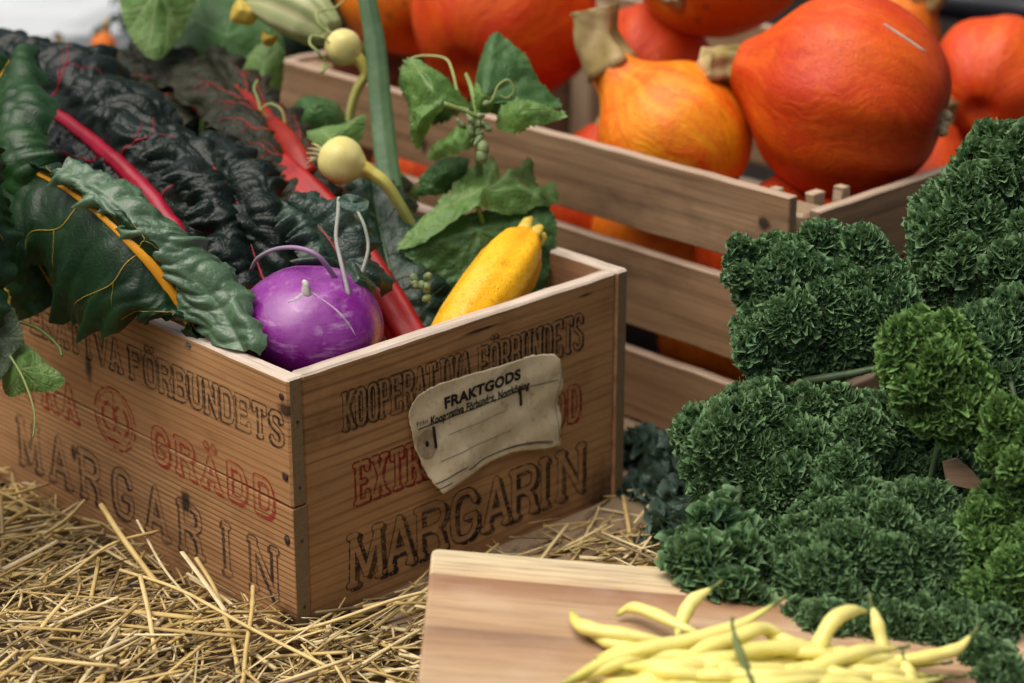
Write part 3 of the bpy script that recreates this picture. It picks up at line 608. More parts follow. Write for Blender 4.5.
bean([(676, 640, .008), (684, 616, .016), (694, 600, .024), (712, 588, .03)], .0058, 'yellow bean poking up with a pointed green tip, in front of the kale', group=G1)
bean([(672, 668, .018), (700, 650, .024), (735, 638, .026), (765, 628, .026), (790, 640, .02)], .0066, 'stout yellow bean curving over the middle of the heap', group=G1)
bean([(755, 688, .030), (745, 664, .033), (737, 645, .037), (733, 628, .042)], .0026, 'thin dark green bean end standing upright in the heap', tip=0, group=G1, mat=stalkm)
bean([(624, 676, .008), (655, 667, .017), (700, 668, .022), (760, 676, .02), (830, 690, .016)], .0072, 'thick pale yellow bean lying along the lower edge of the picture', group=G1)
bean([(757, 624, .018), (775, 636, .02), (800, 645, .02), (825, 648, .016)], .0058, 'yellow bean with a brown scar, right of the long slanting one', group=G1)
bean([(700, 676, .024), (745, 652, .028), (790, 648, .026), (835, 652, .02), (860, 660, .016)], .0068, 'plump yellow bean in the middle of the heap, beside the green bean end', group=G1)
bean([(812, 672, .016), (818, 648, .024), (832, 622, .036), (850, 611, .038), (868, 611, .034)], .0064, 'arched yellow bean standing up at the right side of the heap', group=G1)
bean([(886, 668, .012), (882, 645, .020), (877, 622, .030), (872, 606, .037)], .0052, 'short yellow bean sticking straight up beside the arched one', group=G1)
bean([(770, 690, .018), (815, 668, .024), (860, 652, .026), (900, 648, .022)], .0066, 'yellow bean with rosy blotch below the arched one', group=G1)
bean([(858, 656, .016), (900, 660, .018), (935, 655, .020), (958, 648, .022), (971, 635, .026)], .0058, 'slender yellow bean with brownish upturned tip, rightmost in the heap', group=G1)
bean([(912, 690, .010), (909, 675, .016), (904, 660, .02)], .0060, 'yellow bean end pointing down at the lower right of the heap', group=G1)
for k, pts in enumerate(([(640, 690, .004), (690, 684, .010), (740, 688, .012)], [(700, 690, .014), (760, 684, .018), (820, 690, .014), (850, 700, .01)], [(820, 692, .006), (860, 676, .012), (905, 672, .008), (930, 680, .006)], [(690, 655, .004), (735, 658, .010), (780, 660, .010), (825, 664, .008)],
                          [(640, 700, .02), (700, 700, .026), (770, 706, .024), (840, 704, .02)], [(600, 712, .01), (660, 704, .016), (720, 712, .02), (790, 716, .018)], [(780, 700, .022), (850, 700, .02), (900, 706, .012)], [(700, 640, .006), (750, 648, .010), (800, 655, .008), (850, 668, .006)], [(720, 668, .014), (770, 664, .017), (820, 660, .014), (868, 668, .01)], [(650, 720, .014), (720, 726, .024), (800, 724, .02)], [(620, 690, .012), (680, 680, .016), (740, 676, .018)], [(760, 672, .022), (810, 682, .022), (870, 684, .016)], [(830, 668, .014), (870, 672, .016), (905, 684, .012)], [(790, 690, .026), (840, 684, .024), (900, 690, .016)], [(560, 700, .008), (620, 694, .014), (690, 696, .02)])):
    bean(pts, .0058 + .0004 * (k % 3), 'pale yellow bean buried among the others in the heap', group='beans buried in the heap')

rq = random.Random(12)
for k in range(60):
    x = rq.uniform(625, 890); y = rq.uniform(652, 700); a = rq.gauss(0, .35); L_ = rq.uniform(45, 85); hh = rq.uniform(.002, .017) + .012 * max(0, 1 - abs(x - 755) / 120); bd = rq.uniform(-9, 9)
    bean([(x - L_ * math.cos(a), y - L_ * .45 * math.sin(a) + 4, max(.004, hh - .006)), (x, y + bd, hh + .004), (x + L_ * math.cos(a), y + L_ * .45 * math.sin(a) + 3, max(.004, hh - .005))], rq.uniform(.0050, .0064), 'pale yellow bean buried among the others in the heap', group='beans buried in the heap')
# ---------------------------------------------------------------- straw bedding
strawm = attrmat('straw', [(0, (.115, .078, .038)), (.2, (.26, .185, .085)), (.45, (.50, .35, .115)), (.7, (.64, .48, .19)), (1, (.74, .62, .36))], .55, 'tone', (70, 70, 70), .45, .4, .3)
def heap_h(x, y):
    """height of the straw bed"""
    b = .012 + .010 * noise.noise(Vector((x * 7, y * 7, 1))) + .006 * noise.noise(Vector((x * 19, y * 19, 5)))
    b += .022 * math.exp(-(((x + .36) / .2) ** 2 + ((y - .02) / .13) ** 2)) + .012 * math.exp(-(((x + .16) / .1) ** 2 + ((y + .06) / .09) ** 2))
    q = min(1, max(0, (x - .115) / .05)) * min(1, max(0, (.40 - x) / .05)) * min(1, max(0, (y + .33) / .05)) * min(1, max(0, (-.055 - y) / .05))
    return b + .055 * q
def inside_box(x, y, m=.0):
    p = np.array([x, y, 0]); u, v = p @ bu, p @ bv
    return -m < u < BW + m and -m < v < BL + m
def stalk(mb, p, ang, el, L, wd, tone, bend=0., seg=5, n=5, flat=.55, split=False):
    d = np.array([math.cos(ang) * math.cos(el), math.sin(ang) * math.cos(el), math.sin(el)]); sd_ = np.array([-math.sin(ang), math.cos(ang), 0])
    s = np.linspace(-.5, .5, n)[:, None]
    P = p + d * L * s + sd_ * bend * L * (s ** 2 - .1) + ez * random.uniform(-.05, .05) * L * (s ** 2)
    V, F = tube(P, [wd * .9, wd, wd * .85], seg, flat=flat, up0=[random.gauss(0, .4), random.gauss(0, .4), 1])
    mb.add(V, F, np.clip(tone + np.linspace(-.04, .04, len(V)), 0, 1))
# bed of fine crushed straw under the stalks
nx, ny = 110, 90; xs_ = np.linspace(-.85, .75, nx); ys_ = np.linspace(-.62, .75, ny); V = []
for y in ys_:
    for x in xs_:
        V.append((x, y, -.03 if (y > .16 - .25 * (x < .1) + .35 * (x < .1) or inside_box(x, y, .0)) else max(.001, heap_h(x, y) - .010)))
mbS = MB(); mbS.add(V, gridf(ny, nx), .0)
rs = random.Random(3); cnt = 0
def tone_():
    r = rs.random(); return rs.uniform(.08, .3) if r < .26 else (rs.uniform(.35, .7) if r < .68 else rs.uniform(.75, 1))
random.seed(5)
while cnt < 13000:
    x = rs.uniform(-.62, .46); y = rs.uniform(-.42, .32)
    if inside_box(x, y, .004): continue
    if y > .16 and x > .05 and rs.random() < .9: continue
    cnt += 1; k = rs.random()
    L = rs.uniform(.010, .032) if k < .58 else (rs.uniform(.035, .07) if k < .92 else rs.uniform(.08, .14))
    wd = rs.uniform(.0004, .0012) if k < .58 else (rs.uniform(.0007, .0015) if k < .93 else rs.uniform(.0014, .0021))
    ang = rs.uniform(0, math.pi) if rs.random() < .55 else rs.gauss(.75, .5)
    el = rs.gauss(0, .2); z = heap_h(x, y) + rs.uniform(-.006, .009)
    # keep stalks out of the box
    d = np.array([math.cos(ang), math.sin(ang)]) * L / 2
    if inside_box(x + d[0], y + d[1], .0) or inside_box(x - d[0], y - d[1], .0):
        if rs.random() < .5: ang = -.80 if rs.random() < .5 else .77
        d = np.array([math.cos(ang), math.sin(ang)]) * L / 2
        if inside_box(x + d[0], y + d[1]) or inside_box(x - d[0], y - d[1]): continue
    zmin = heap_h(x, y) - .006
    stalk(mbS, np.array([x, y, max(z, abs(math.sin(el)) * L * .45 + .001)]), ang, el, L, wd, tone_(), rs.gauss(0, .10), 5, 4 if k < .58 else 6, rs.uniform(.2, .8))
cnt = 0
while cnt < 300:
    x = rs.uniform(-.60, .12); y = rs.uniform(-.36, .24); L = rs.uniform(.03, .10); ang = rs.uniform(0, math.pi) if rs.random() < .5 else rs.gauss(.7, .5); d = np.array([math.cos(ang), math.sin(ang)]) * L / 2
    if inside_box(x, y, .006) or inside_box(x + d[0], y + d[1], .003) or inside_box(x - d[0], y - d[1], .003): continue
    cnt += 1; el = rs.gauss(.0, .16); stalk(mbS, np.array([x, y, heap_h(x, y) + .005 + rs.uniform(0, .005) + abs(math.sin(el)) * L * .3]), ang, el, L, rs.uniform(.0011, .0020), rs.choice([.4, .5, .55, .62, .72, .95, 1.]), rs.gauss(0, .06), 7, 6, rs.uniform(.25, .85))
tag(mbS.build('straw_bedding', strawm, None, 'tone'), 'loose golden straw spread over the ground around the box', 'straw', kind='stuff')
def big_stalk(pts, r, tone, label, flat=.7, node=None):
    r *= .85; P = catmull([pd(*p) for p in pts], 24); rad = np.full(24, r)
    if node: rad = rad * (1 + .35 * np.exp(-((np.linspace(0, 1, 24) - node) / .03) ** 2))
    V, F = tube(P, rad, 9, flat=flat)
    o = obj('straw_stalk', V, F, strawm, None, attrs={'tone': np.clip(tone + .07 * np.sin(np.arange(len(V)) * .7), 0, 1)})
    return tag(o, label, 'straw', 'long stalks lying on the straw')
big_stalk([(101, 505, 1.545), (124, 540, 1.52), (160, 588, 1.49)], .0026, .52, 'thick olive-golden straw stalk leaning up against the long left side of the box', .9)
big_stalk([(137, 520, 1.555), (165, 570, 1.53), (200, 610, 1.49)], .0013, .95, 'thin pale straw leaning on the box beneath the letter A')
big_stalk([(182, 552, 1.525), (203, 580, 1.50), (226, 612, 1.475)], .0024, 1., 'split whitish straw leaning on the box beneath the letter R', .35)
big_stalk([(196, 558, 1.52), (215, 590, 1.50), (232, 640, 1.455), (240, 682, 1.42)], .0021, .62, 'long bent golden straw in front of the box, left of the upright one')
big_stalk([(253, 586, 1.475), (252, 610, 1.462), (246, 650, 1.435), (243, 690, 1.41)], .0019, .45, 'upright knobbly straw standing just left of the near box corner', 1., .25)
big_stalk([(266, 639, 1.475), (330, 622, 1.47), (390, 601, 1.475), (424, 592, 1.48)], .0021, .72, 'long straw lying along the foot of the MARGARIN end of the box')
big_stalk([(0, 560, 1.60), (60, 524, 1.60), (85, 500, 1.61)], .0022, .5, 'golden straw lying crosswise at the left edge, pointing at the box')
big_stalk([(-10, 618, 1.50), (60, 580, 1.51), (110, 545, 1.53), (158, 531, 1.55)], .0020, .55, 'longest golden straw running from the left edge up to the box')
big_stalk([(120, 570, 1.505), (180, 590, 1.48), (250, 628, 1.445), (330, 668, 1.41)], .0020, .66, 'straw sloping down to the right in front of the near box corner')
big_stalk([(560, 552, 1.67), (600, 530, 1.68), (662, 496, 1.69)], .0022, .5, 'golden straw sticking out to the right behind the chopping board')
big_stalk([(602, 560, 1.66), (630, 540, 1.67), (657, 522, 1.675)], .0026, .55, 'broad flat straw behind the chopping board, below the golden one', .4)
big_stalk([(140, 575, 1.49), (150, 620, 1.455), (160, 690, 1.40)], .0020, .72, 'pale golden straw pointing at the viewer, low in the straw heap')
big_stalk([(0, 508, 1.68), (30, 522, 1.68), (62, 545, 1.66)], .0020, .6, 'straw lying in the shade beside the far left corner of the box')
big_stalk([(270, 690, 1.42), (330, 640, 1.455), (396, 604, 1.47)], .0013, .3, 'thin brownish straw lying slantwise before the MARGARIN end')

# ---------------------------------------------------------------- leaf builders
def voro(p): return noise.voronoi(Vector(p), distance_metric='DISTANCE', exponent=2.5)[0]
def sheet(spine, left, right, ns=110, nt=24, cup=.0, blist=.003, bf=70., ruff=.004, rk=40., seed=0., gutter=.0):
    """leaf blade between a left edge, the midrib and a right edge (lists of (px, py, d)); returns the grid (ns, 2nt+1, 3)"""
    S = catmull([pd(*p) for p in spine], ns); Lf = catmull([pd(*p) for p in left], ns); Rt = catmull([pd(*p) for p in right], ns)
    t = np.linspace(0, 1, nt + 1); G = np.zeros((ns, 2 * nt + 1, 3))
    for j in range(nt + 1):
        G[:, nt + j] = S + (Rt - S) * t[j]; G[:, nt - j] = S + (Lf - S) * t[j]
    def normals(G):
        a = np.gradient(G, axis=0); b = np.gradient(G, axis=1); n = np.cross(a, b); n = nrm(n); f = (n @ FW) > 0; n[f] *= -1; return n
    N = normals(G); tt = np.abs(np.linspace(-1, 1, 2 * nt + 1))
    cpv = np.where(np.linspace(-1, 1, 2 * nt + 1) < 0, cup[0], cup[1]) if isinstance(cup, tuple) else cup
    G = G + N * (cpv * 4 * tt * (1 - tt) + gutter * np.exp(-(tt / .12) ** 2) * -1)[None, :, None]
    si = np.linspace(0, 1, ns)
    D = np.zeros((ns, 2 * nt + 1)); au = np.concatenate([[0], np.cumsum(np.linalg.norm(np.diff(S, axis=0), axis=1))]); aw = np.sign(np.linspace(-1, 1, 2 * nt + 1))[None] * np.linalg.norm(G - S[:, None], axis=2)
    for i in range(ns):
        for j in range(2 * nt + 1):
            p = G[i, j]; q = np.array([au[i] * bf * 1.25, aw[i, j] * bf * .72, seed * 7.]) + .95 * np.array([noise.noise(Vector(p * 30 + seed)), noise.noise(Vector(p * 30 + 4.)), 0])
            dd = voro(q); b1 = (dd[1] - dd[0]); b1 = min(1, b1 * 1.6) ** .6
            b2 = noise.noise(Vector(p * bf * .45 + seed)) ; wn = min(1, tt[j] * 5) * .85 + .15
            D[i, j] = blist * wn * (b1 - .5 + .9 * b2)
            D[i, j] += ruff * tt[j] ** 2.5 * (math.sin(rk * si[i] + seed + (2 if j > nt else 0)) * .6 + math.sin(rk * 2.3 * si[i] + 1.3 * seed) * .4 + .8 * noise.noise(Vector((si[i] * rk * .3, j > nt, seed))))
    G = G + normals(G)[..., :] * D[..., None]
    side = nrm(Rt - Lf); e = np.array([[noise.noise(Vector((s * rk * 1.2, k, seed + 9))) for k in (0., 5.)] for s in si])
    w = np.clip((tt - .55) / .45, 0, 1)
    G[:, :nt] += side[:, None, :] * (e[:, 0:1] * w[None, :nt])[..., None] * ruff * 1.2
    G[:, nt + 1:] += side[:, None, :] * (e[:, 1:2] * w[None, nt + 1:])[..., None] * ruff * 1.2
    return G, normals(G)
def gsample(G, s, t):
    ns, nt, _ = G.shape; a = np.clip(s, 0, 1) * (ns - 1.001); b = np.clip((t + 1) / 2, 0, 1) * (nt - 1.001)
    i, j = a.astype(int), b.astype(int); u, v = (a - i)[:, None], (b - j)[:, None]
    return G[i, j] * (1 - u) * (1 - v) + G[i + 1, j] * u * (1 - v) + G[i, j + 1] * (1 - u) * v + G[i + 1, j + 1] * u * v
def chard(label, spine, left, right, mat, ribmat, rib=(.002, .006), nvein=6, vein_r=.0011, ribspine=None, stalk=None, veinmat=None, **kw):
    G, N = sheet(spine, left, right, **kw); ns, nn, _ = G.shape; h = nn // 2
    root = thing('chard_leaf', G.reshape(-1, 3)[G.reshape(-1, 3)[:, 2].argmin()], label, 'chard leaf', 'chard leaves in the wooden box')
    vn = np.zeros((ns, nn)); obj('blade', G.reshape(-1, 3), gridf(ns, nn), mat, root, attrs={'vein': vn.ravel()})
    P = (catmull([pd(*p) for p in ribspine], 50) if ribspine else gsample(G, np.linspace(0, 1, 50), np.zeros(50)) + gsample(N, np.linspace(0, 1, 50), np.zeros(50)) * rib[1] * .5)
    if stalk is not None: P = catmull(np.concatenate([P[:-2:6], [pd(*p) for p in stalk]]), 70)
    if max(rib) > .0005: V, F = tube(P, list(rib), 12, flat=.62, ridge=.06, up0=-FW); obj('midrib', V, F, ribmat, root)
    r = random.Random(int(kw.get('seed', 0) * 10))
    for k in range(nvein):
        for sgn in (-1, 1):
            mb = MB()
            s0 = .08 + .70 * (k + r.uniform(.1, .6)) / nvein; ds = r.uniform(.10, .24)
            t = np.linspace(0, r.uniform(.6, .9), 24); s = s0 + ds * (t ** 1.0) + .02 * np.sin(t * 9 + k)
            Q = gsample(G, s, sgn * t) + gsample(N, s, sgn * t) * vein_r * .25
            V, F = tube(Q, [vein_r, vein_r * .75, vein_r * .35], 6); mb.add(V, F)
            for kk in ((8, 14) if vein_r > .0008 else (10,)):
                t2 = np.linspace(0, .35, 10); s2 = s[kk] + .09 * t2 / .35 * (1 if kk == 8 else -.4); tq = sgn * np.clip(t[kk] + t2 * .8, 0, .97)
                Q = gsample(G, s2, tq) + gsample(N, s2, tq) * vein_r * .1
                V, F = tube(Q, [vein_r * .55, vein_r * .25], 5); mb.add(V, F)
            mb.build('vein', veinmat or ribmat, root)
    return root
def fan(boundary, centre, bulge=.0, sharp=0.6, nb=150, nr=22, serr=.0016, sk=60, bump=.0022, bf=55., vein_to=(), seed=0., depth_vein=.0018, vw=.05):
    """lobed leaf: closed boundary and a centre point, all (px, py, d)"""
    B = np.array([pd(*p) for p in boundary]); c = pd(*centre)
    Q = np.vstack([B[-2:], B, B[:3]]); m = len(B); tt = np.linspace(0, m, nb, endpoint=False); i = tt.astype(int); u = (tt - i)[:, None]
    a_, b_, c_, d_ = Q[i + 1], Q[i + 2], Q[i + 3], Q[i + 4]
    cat = .5 * ((2 * b_) + (-a_ + c_) * u + (2 * a_ - 5 * b_ + 4 * c_ - d_) * u ** 2 + (-a_ + 3 * b_ - 3 * c_ + d_) * u ** 3)
    E = cat; out = nrm(E - c); E = E + out * (serr * (np.abs(((np.arange(nb) / nb * sk) % 1) - .35) * 2 - .7) + serr * .7 * np.array([noise.noise(Vector((q * .31, seed, 2))) for q in range(nb)]))[:, None]
    r = (np.linspace(0, 1, nr + 1)[1:]) ** .9
    P = c + (E[None] - c) * r[:, None, None]                       # nr, nb, 3
    n0 = nrm(np.cross(np.roll(E, -3, 0) - c, E - c).sum(0)); n0 = -n0 if n0 @ FW > 0 else n0
    rr = r[:, None]; P = P + n0 * (bulge * (1 - rr ** 2))[..., None]; c = c + n0 * bulge
    ang = np.arange(nb) / nb; V = np.zeros((nr, nb))
    for k in vein_to:
        da = np.abs((ang - k / m + .5) % 1 - .5) * r[:, None]; V = np.maximum(V, np.exp(-(da / (vw * .16)) ** 2) * (1 - .5 * r[:, None]))
        for rb in (.35, .55, .72):                                  # side veins branch off
            for sg in (-1, 1):
                aa = (((ang - k / m + .5) % 1 - .5) * sg)[None, :]; line = np.abs(aa - (rr - rb) * .16) * rr
                V = np.maximum(V, .6 * np.exp(-(line / (vw * .09)) ** 2) * ((rr > rb) & (aa > 0)))
    D = np.zeros((nr, nb))
    for i2 in range(nr):
        for j in range(nb):
            p = P[i2, j]; D[i2, j] = bump * (1.2 * noise.noise(Vector(p * bf + seed)) + .7 * noise.noise(Vector(p * bf * 2.3 + seed))) * (.4 + .6 * r[i2])
    P = P + n0 * (D - depth_vein * V)[..., None]
    verts = np.vstack([[c], P.reshape(-1, 3)]); F = [(0, 1 + j, 1 + (j + 1) % nb) for j in range(nb)]
    for i2 in range(nr - 1):
        for j in range(nb): F.append((1 + i2 * nb + j, 1 + (i2 + 1) * nb + j, 1 + (i2 + 1) * nb + (j + 1) % nb, 1 + i2 * nb + (j + 1) % nb))
    return verts, F, np.concatenate([[1], V.ravel()])
def squash_leaf(boundary, centre, mat, label=None, parent=None, name='squash_leaf', stem=None, stemr=.0022, smat=None, group=None, **kw):
    V, F, vn = fan(boundary, centre, **kw)
    if parent is None:
        root = thing(name, V[V[:, 2].argmin()], label, 'leaf', group); obj('blade', V, F, mat, root, attrs={'vein': vn})
        if stem: V2, F2 = tube(catmull([pd(*p) for p in stem], 20), stemr, 8); obj('leaf_stalk', V2, F2, smat, root)
        return root
    return obj('leaf', V, F, mat, parent, attrs={'vein': vn})

# ---------------------------------------------------------------- chard
dkgreen = leafmat('chard_dark_green', (.005, .019, .007), (.013, .040, .012), rough=.36, trans=.08, spec=.30, sc=28, bump=.16)
purple = leafmat('chard_dark_purple', (.0035, .007, .0055), (.008, .016, .011), rough=.34, trans=.02, spec=.22, sc=30, bump=.3)
grgreen = leafmat('chard_grey_green', (.045, .098, .048), (.105, .180, .098), rough=.36, trans=.10, spec=.5, sc=40, bump=.2)
brown = leafmat('chard_brownish', (.013, .016, .008), (.034, .033, .018), rough=.5, trans=.1, spec=.18, sc=40, bump=.5)
def ribmat(name, a, b, rough=.35):
    t = NT(name); co = t.co(); n = t.noise(t.scale(co, (40, 40, 40)), 1., 3); n2 = t.noise(co, 240, 2)
    return t.done(t.bsdf(t.mix(t.n('ShaderNodeMapRange', {0: n, 1: .3, 2: .7}).outputs[0], a, b), rough, t.bump(n2, .2, .0006), Specular_IOR_Level=.25, Coat_Weight=.04))
ovein = ribmat('olive_yellow_vein', (.22, .17, .02), (.36, .24, .02), .45); crim = ribmat('crimson_rib', (.24, .003, .016), (.36, .006, .030)); redr = ribmat('red_rib', (.24, .003, .004), (.38, .010, .008), .45); oran = ribmat('orange_rib', (.66, .27, .015), (.78, .38, .02)); dred = ribmat('dull_red_vein', (.17, .008, .005), (.27, .020, .008))
# the orange-ribbed leaf draped over the rim
chard('dark green chard leaf with an orange midrib, draped over the rim of the wooden box',
      [(204, 336, 1.515), (190, 322, 1.50), (160, 275, 1.49), (128, 240, 1.49), (95, 210, 1.51), (55, 182, 1.55), (5, 160, 1.60), (-30, 152, 1.64)],
      [(190, 340, 1.505), (170, 318, 1.493), (128, 330, 1.50), (78, 332, 1.53), (58, 316, 1.55), (38, 268, 1.56), (12, 262, 1.57), (-40, 220, 1.60)],
      [(210, 338, 1.515), (204, 325, 1.505), (172, 275, 1.50), (140, 238, 1.495), (106, 206, 1.51), (62, 172, 1.55), (18, 140, 1.59), (-30, 130, 1.64)],
      dkgreen, oran, veinmat=ovein, rib=(.0044, .0036, .0022, .001), nvein=3, vein_r=.00065, ns=130, nt=30, cup=.010, blist=.0026, bf=40, ruff=.0075, rk=34, seed=1.3, gutter=.002)
# the crinkled grey-green half-leaf above the orange rib
chard('crinkled grey-green chard leaf with a shiny blistered surface beside the orange midrib',
      [(246, 352, 1.468), (216, 302, 1.485), (172, 258, 1.487), (136, 222, 1.487), (100, 190, 1.50), (62, 168, 1.53)],
      [(203, 340, 1.492), (173, 296, 1.498), (141, 256, 1.494), (111, 226, 1.494), (79, 198, 1.512), (50, 176, 1.54)],
      [(264, 353, 1.46), (256, 306, 1.49), (226, 268, 1.515), (188, 240, 1.51), (140, 202, 1.515), (70, 168, 1.54)],
      grgreen, oran, rib=(.0004, .0004), nvein=0, ns=120, nt=20, cup=(.004, .008), blist=.0052, bf=48, ruff=.005, rk=30, seed=4.1)
# yellowish green leaf at the upper left edge
chard('smooth mid green chard leaf rising at the left edge of the picture',
      [(60, 300, 1.60), (20, 230, 1.585), (-5, 160, 1.59), (-10, 100, 1.63), (10, 60, 1.68)],
      [(20, 320, 1.59), (-30, 240, 1.57), (-60, 160, 1.58), (-70, 90, 1.62), (-20, 55, 1.69)],
      [(85, 250, 1.60), (62, 190, 1.575), (48, 145, 1.58), (58, 105, 1.62), (34, 56, 1.69)],
      leafmat('chard_mid_green', (.010, .036, .011), (.022, .070, .016), rough=.38, trans=.14, spec=.35, bump=.15), oran, rib=(.0012, .0006), nvein=0, ns=90, nt=22, cup=.012, blist=.0035, bf=55, ruff=.006, rk=24, seed=7.7)
chard('added dark green chard leaf shading the far left end of the wooden box',  # added leaf, mostly out of view, to shade the box's left end
      [(-30, 190, 1.52), (-50, 260, 1.505), (-62, 340, 1.50), (-70, 430, 1.50)], [(-120, 200, 1.54), (-150, 270, 1.52), (-160, 350, 1.51), (-110, 440, 1.50)], [(16, 200, 1.53), (14, 262, 1.515), (-4, 345, 1.505), (-40, 440, 1.50)],
      dkgreen, oran, veinmat=ovein, rib=(.003, .001), nvein=3, vein_r=.0007, ns=70, nt=18, cup=.008, blist=.003, bf=40, ruff=.006, rk=18, seed=8.3)
chard('added outermost dark green chard leaf past the left edge, shading the box end',  # second leaf added beyond the frame to deepen that shade
      [(-60, 150, 1.50), (-120, 240, 1.46), (-140, 360, 1.45), (-120, 480, 1.46)], [(-200, 160, 1.52), (-260, 250, 1.48), (-280, 370, 1.46), (-180, 490, 1.46)], [(6, 150, 1.54), (-10, 240, 1.50), (-40, 370, 1.48), (-70, 490, 1.47)],
      dkgreen, oran, veinmat=ovein, rib=(.003, .001), nvein=3, vein_r=.0007, ns=60, nt=16, cup=.010, blist=.003, bf=40, ruff=.006, rk=18, seed=12.3)
# big dark purple leaf with the crimson rib
chard('large blistered blackish purple chard leaf with a crimson midrib',
      [(200, 262, 1.60), (170, 218, 1.615), (130, 172, 1.65), (92, 138, 1.69), (52, 107, 1.73), (15, 75, 1.79), (-20, 52, 1.84)],
      [(185, 275, 1.60), (120, 235, 1.60), (80, 195, 1.63), (52, 165, 1.66), (20, 140, 1.70), (-30, 110, 1.76), (-60, 80, 1.83)],
      [(292, 285, 1.60), (296, 240, 1.61), (252, 190, 1.64), (200, 140, 1.69), (150, 90, 1.74), (100, 62, 1.80), (20, 44, 1.86)],
      purple, crim, rib=(.0072, .0066, .0046, .002), nvein=3, vein_r=.0009, ns=150, nt=40, cup=(-.004, .016), blist=.0080, bf=44, ruff=.008, rk=36, seed=2.2, gutter=.003)
chard('folded blackish chard leaf with bluish sheen, hanging behind the kohlrabi',
      [(268, 292, 1.575), (252, 250, 1.59), (238, 205, 1.61), (215, 170, 1.64), (190, 150, 1.68)],
      [(225, 290, 1.575), (200, 245, 1.58), (185, 205, 1.60), (165, 175, 1.63), (150, 150, 1.67)],
      [(310, 290, 1.585), (312, 250, 1.60), (290, 200, 1.62), (258, 160, 1.65), (225, 140, 1.69)],
      purple, crim, rib=(.0012, .0008), nvein=0, ns=100, nt=26, cup=.012, blist=.0062, bf=52, ruff=.009, rk=26, seed=9.4)
# red-stalked leaf behind
chard('brownish chard leaf with a broad bright red stalk and red veins, behind the purple one',
      [(330, 214, 1.665), (305, 172, 1.69), (286, 140, 1.73), (258, 110, 1.77), (232, 82, 1.81), (205, 62, 1.86)],
      [(300, 222, 1.655), (262, 190, 1.675), (232, 150, 1.71), (205, 120, 1.76), (168, 88, 1.81), (140, 58, 1.87)],
      [(352, 210, 1.675), (330, 165, 1.70), (310, 132, 1.74), (280, 92, 1.78), (252, 68, 1.82), (222, 52, 1.87)],
      brown, dred, rib=(.0014, .0045, .010, .012), nvein=5, vein_r=.0010, ns=110, nt=26, cup=.008, blist=.0055, bf=52, ruff=.007, rk=28, seed=5.5,
      ribspine=[(212, 66, 1.855), (240, 90, 1.80), (268, 118, 1.755), (292, 150, 1.71), (306, 178, 1.685)])
V, F = tube(catmull([pd(*p) for p in [(279, 164, 1.70), (302, 190, 1.675), (332, 222, 1.655), (368, 272, 1.62), (398, 318, 1.595), (428, 370, 1.575)]], 50), [.010, .0155, .0150, .0138, .013], 30, flat=.6, ridge=.13, up0=-FW)
tag(obj('chard_stalk', V, F, redr), 'broad ribbed bright red chard stalk slanting down past the kohlrabi', 'chard stalk', 'chard leaves in the wooden box')
chard('dark olive chard leaf tip at the back, next to the pale grey cloth',
      [(205, 120, 1.80), (180, 95, 1.84), (155, 72, 1.88), (128, 56, 1.93)], [(170, 140, 1.78), (140, 108, 1.83), (118, 84, 1.87), (100, 60, 1.93)], [(248, 100, 1.83), (215, 68, 1.86), (185, 50, 1.89), (140, 48, 1.94)],
      brown, dred, rib=(.002, .001), nvein=2, vein_r=.0008, ns=80, nt=20, cup=.010, blist=.006, bf=50, ruff=.008, rk=22, seed=11.2)
chard('small crinkled dark leaf curling over the top of the kohlrabi',
      [(350, 280, 1.56), (336, 250, 1.565), (318, 228, 1.575), (288, 210, 1.59)], [(306, 282, 1.55), (296, 252, 1.555), (284, 232, 1.565), (272, 212, 1.585)], [(388, 296, 1.57), (380, 246, 1.575), (352, 212, 1.585), (306, 198, 1.60)],
      leafmat('chard_blue_green', (.014, .032, .020), (.032, .060, .040), rough=.40, trans=.06, spec=.4), dred, rib=(.0014, .0008), nvein=0, ns=60, nt=16, cup=.010, blist=.005, bf=60, ruff=.006, rk=20, seed=3.9)
chard('dark green leaf filling the box corner between the chard and the squash',
      [(400, 330, 1.63), (392, 280, 1.645), (380, 230, 1.67), (372, 185, 1.71)], [(340, 320, 1.62), (345, 270, 1.635), (340, 220, 1.665), (350, 180, 1.71)], [(450, 330, 1.645), (448, 280, 1.665), (430, 225, 1.69), (400, 180, 1.73)],
      leafmat('deep_green_leaf', (.008, .026, .014), (.018, .046, .022), rough=.45, trans=.06), leafmat('deep_green_rib', (.05, .09, .03), (.07, .12, .04)), rib=(.0016, .0008), nvein=4, vein_r=.0007, ns=70, nt=20, cup=.008, blist=.004, bf=50, ruff=.006, rk=20, seed=6.1)

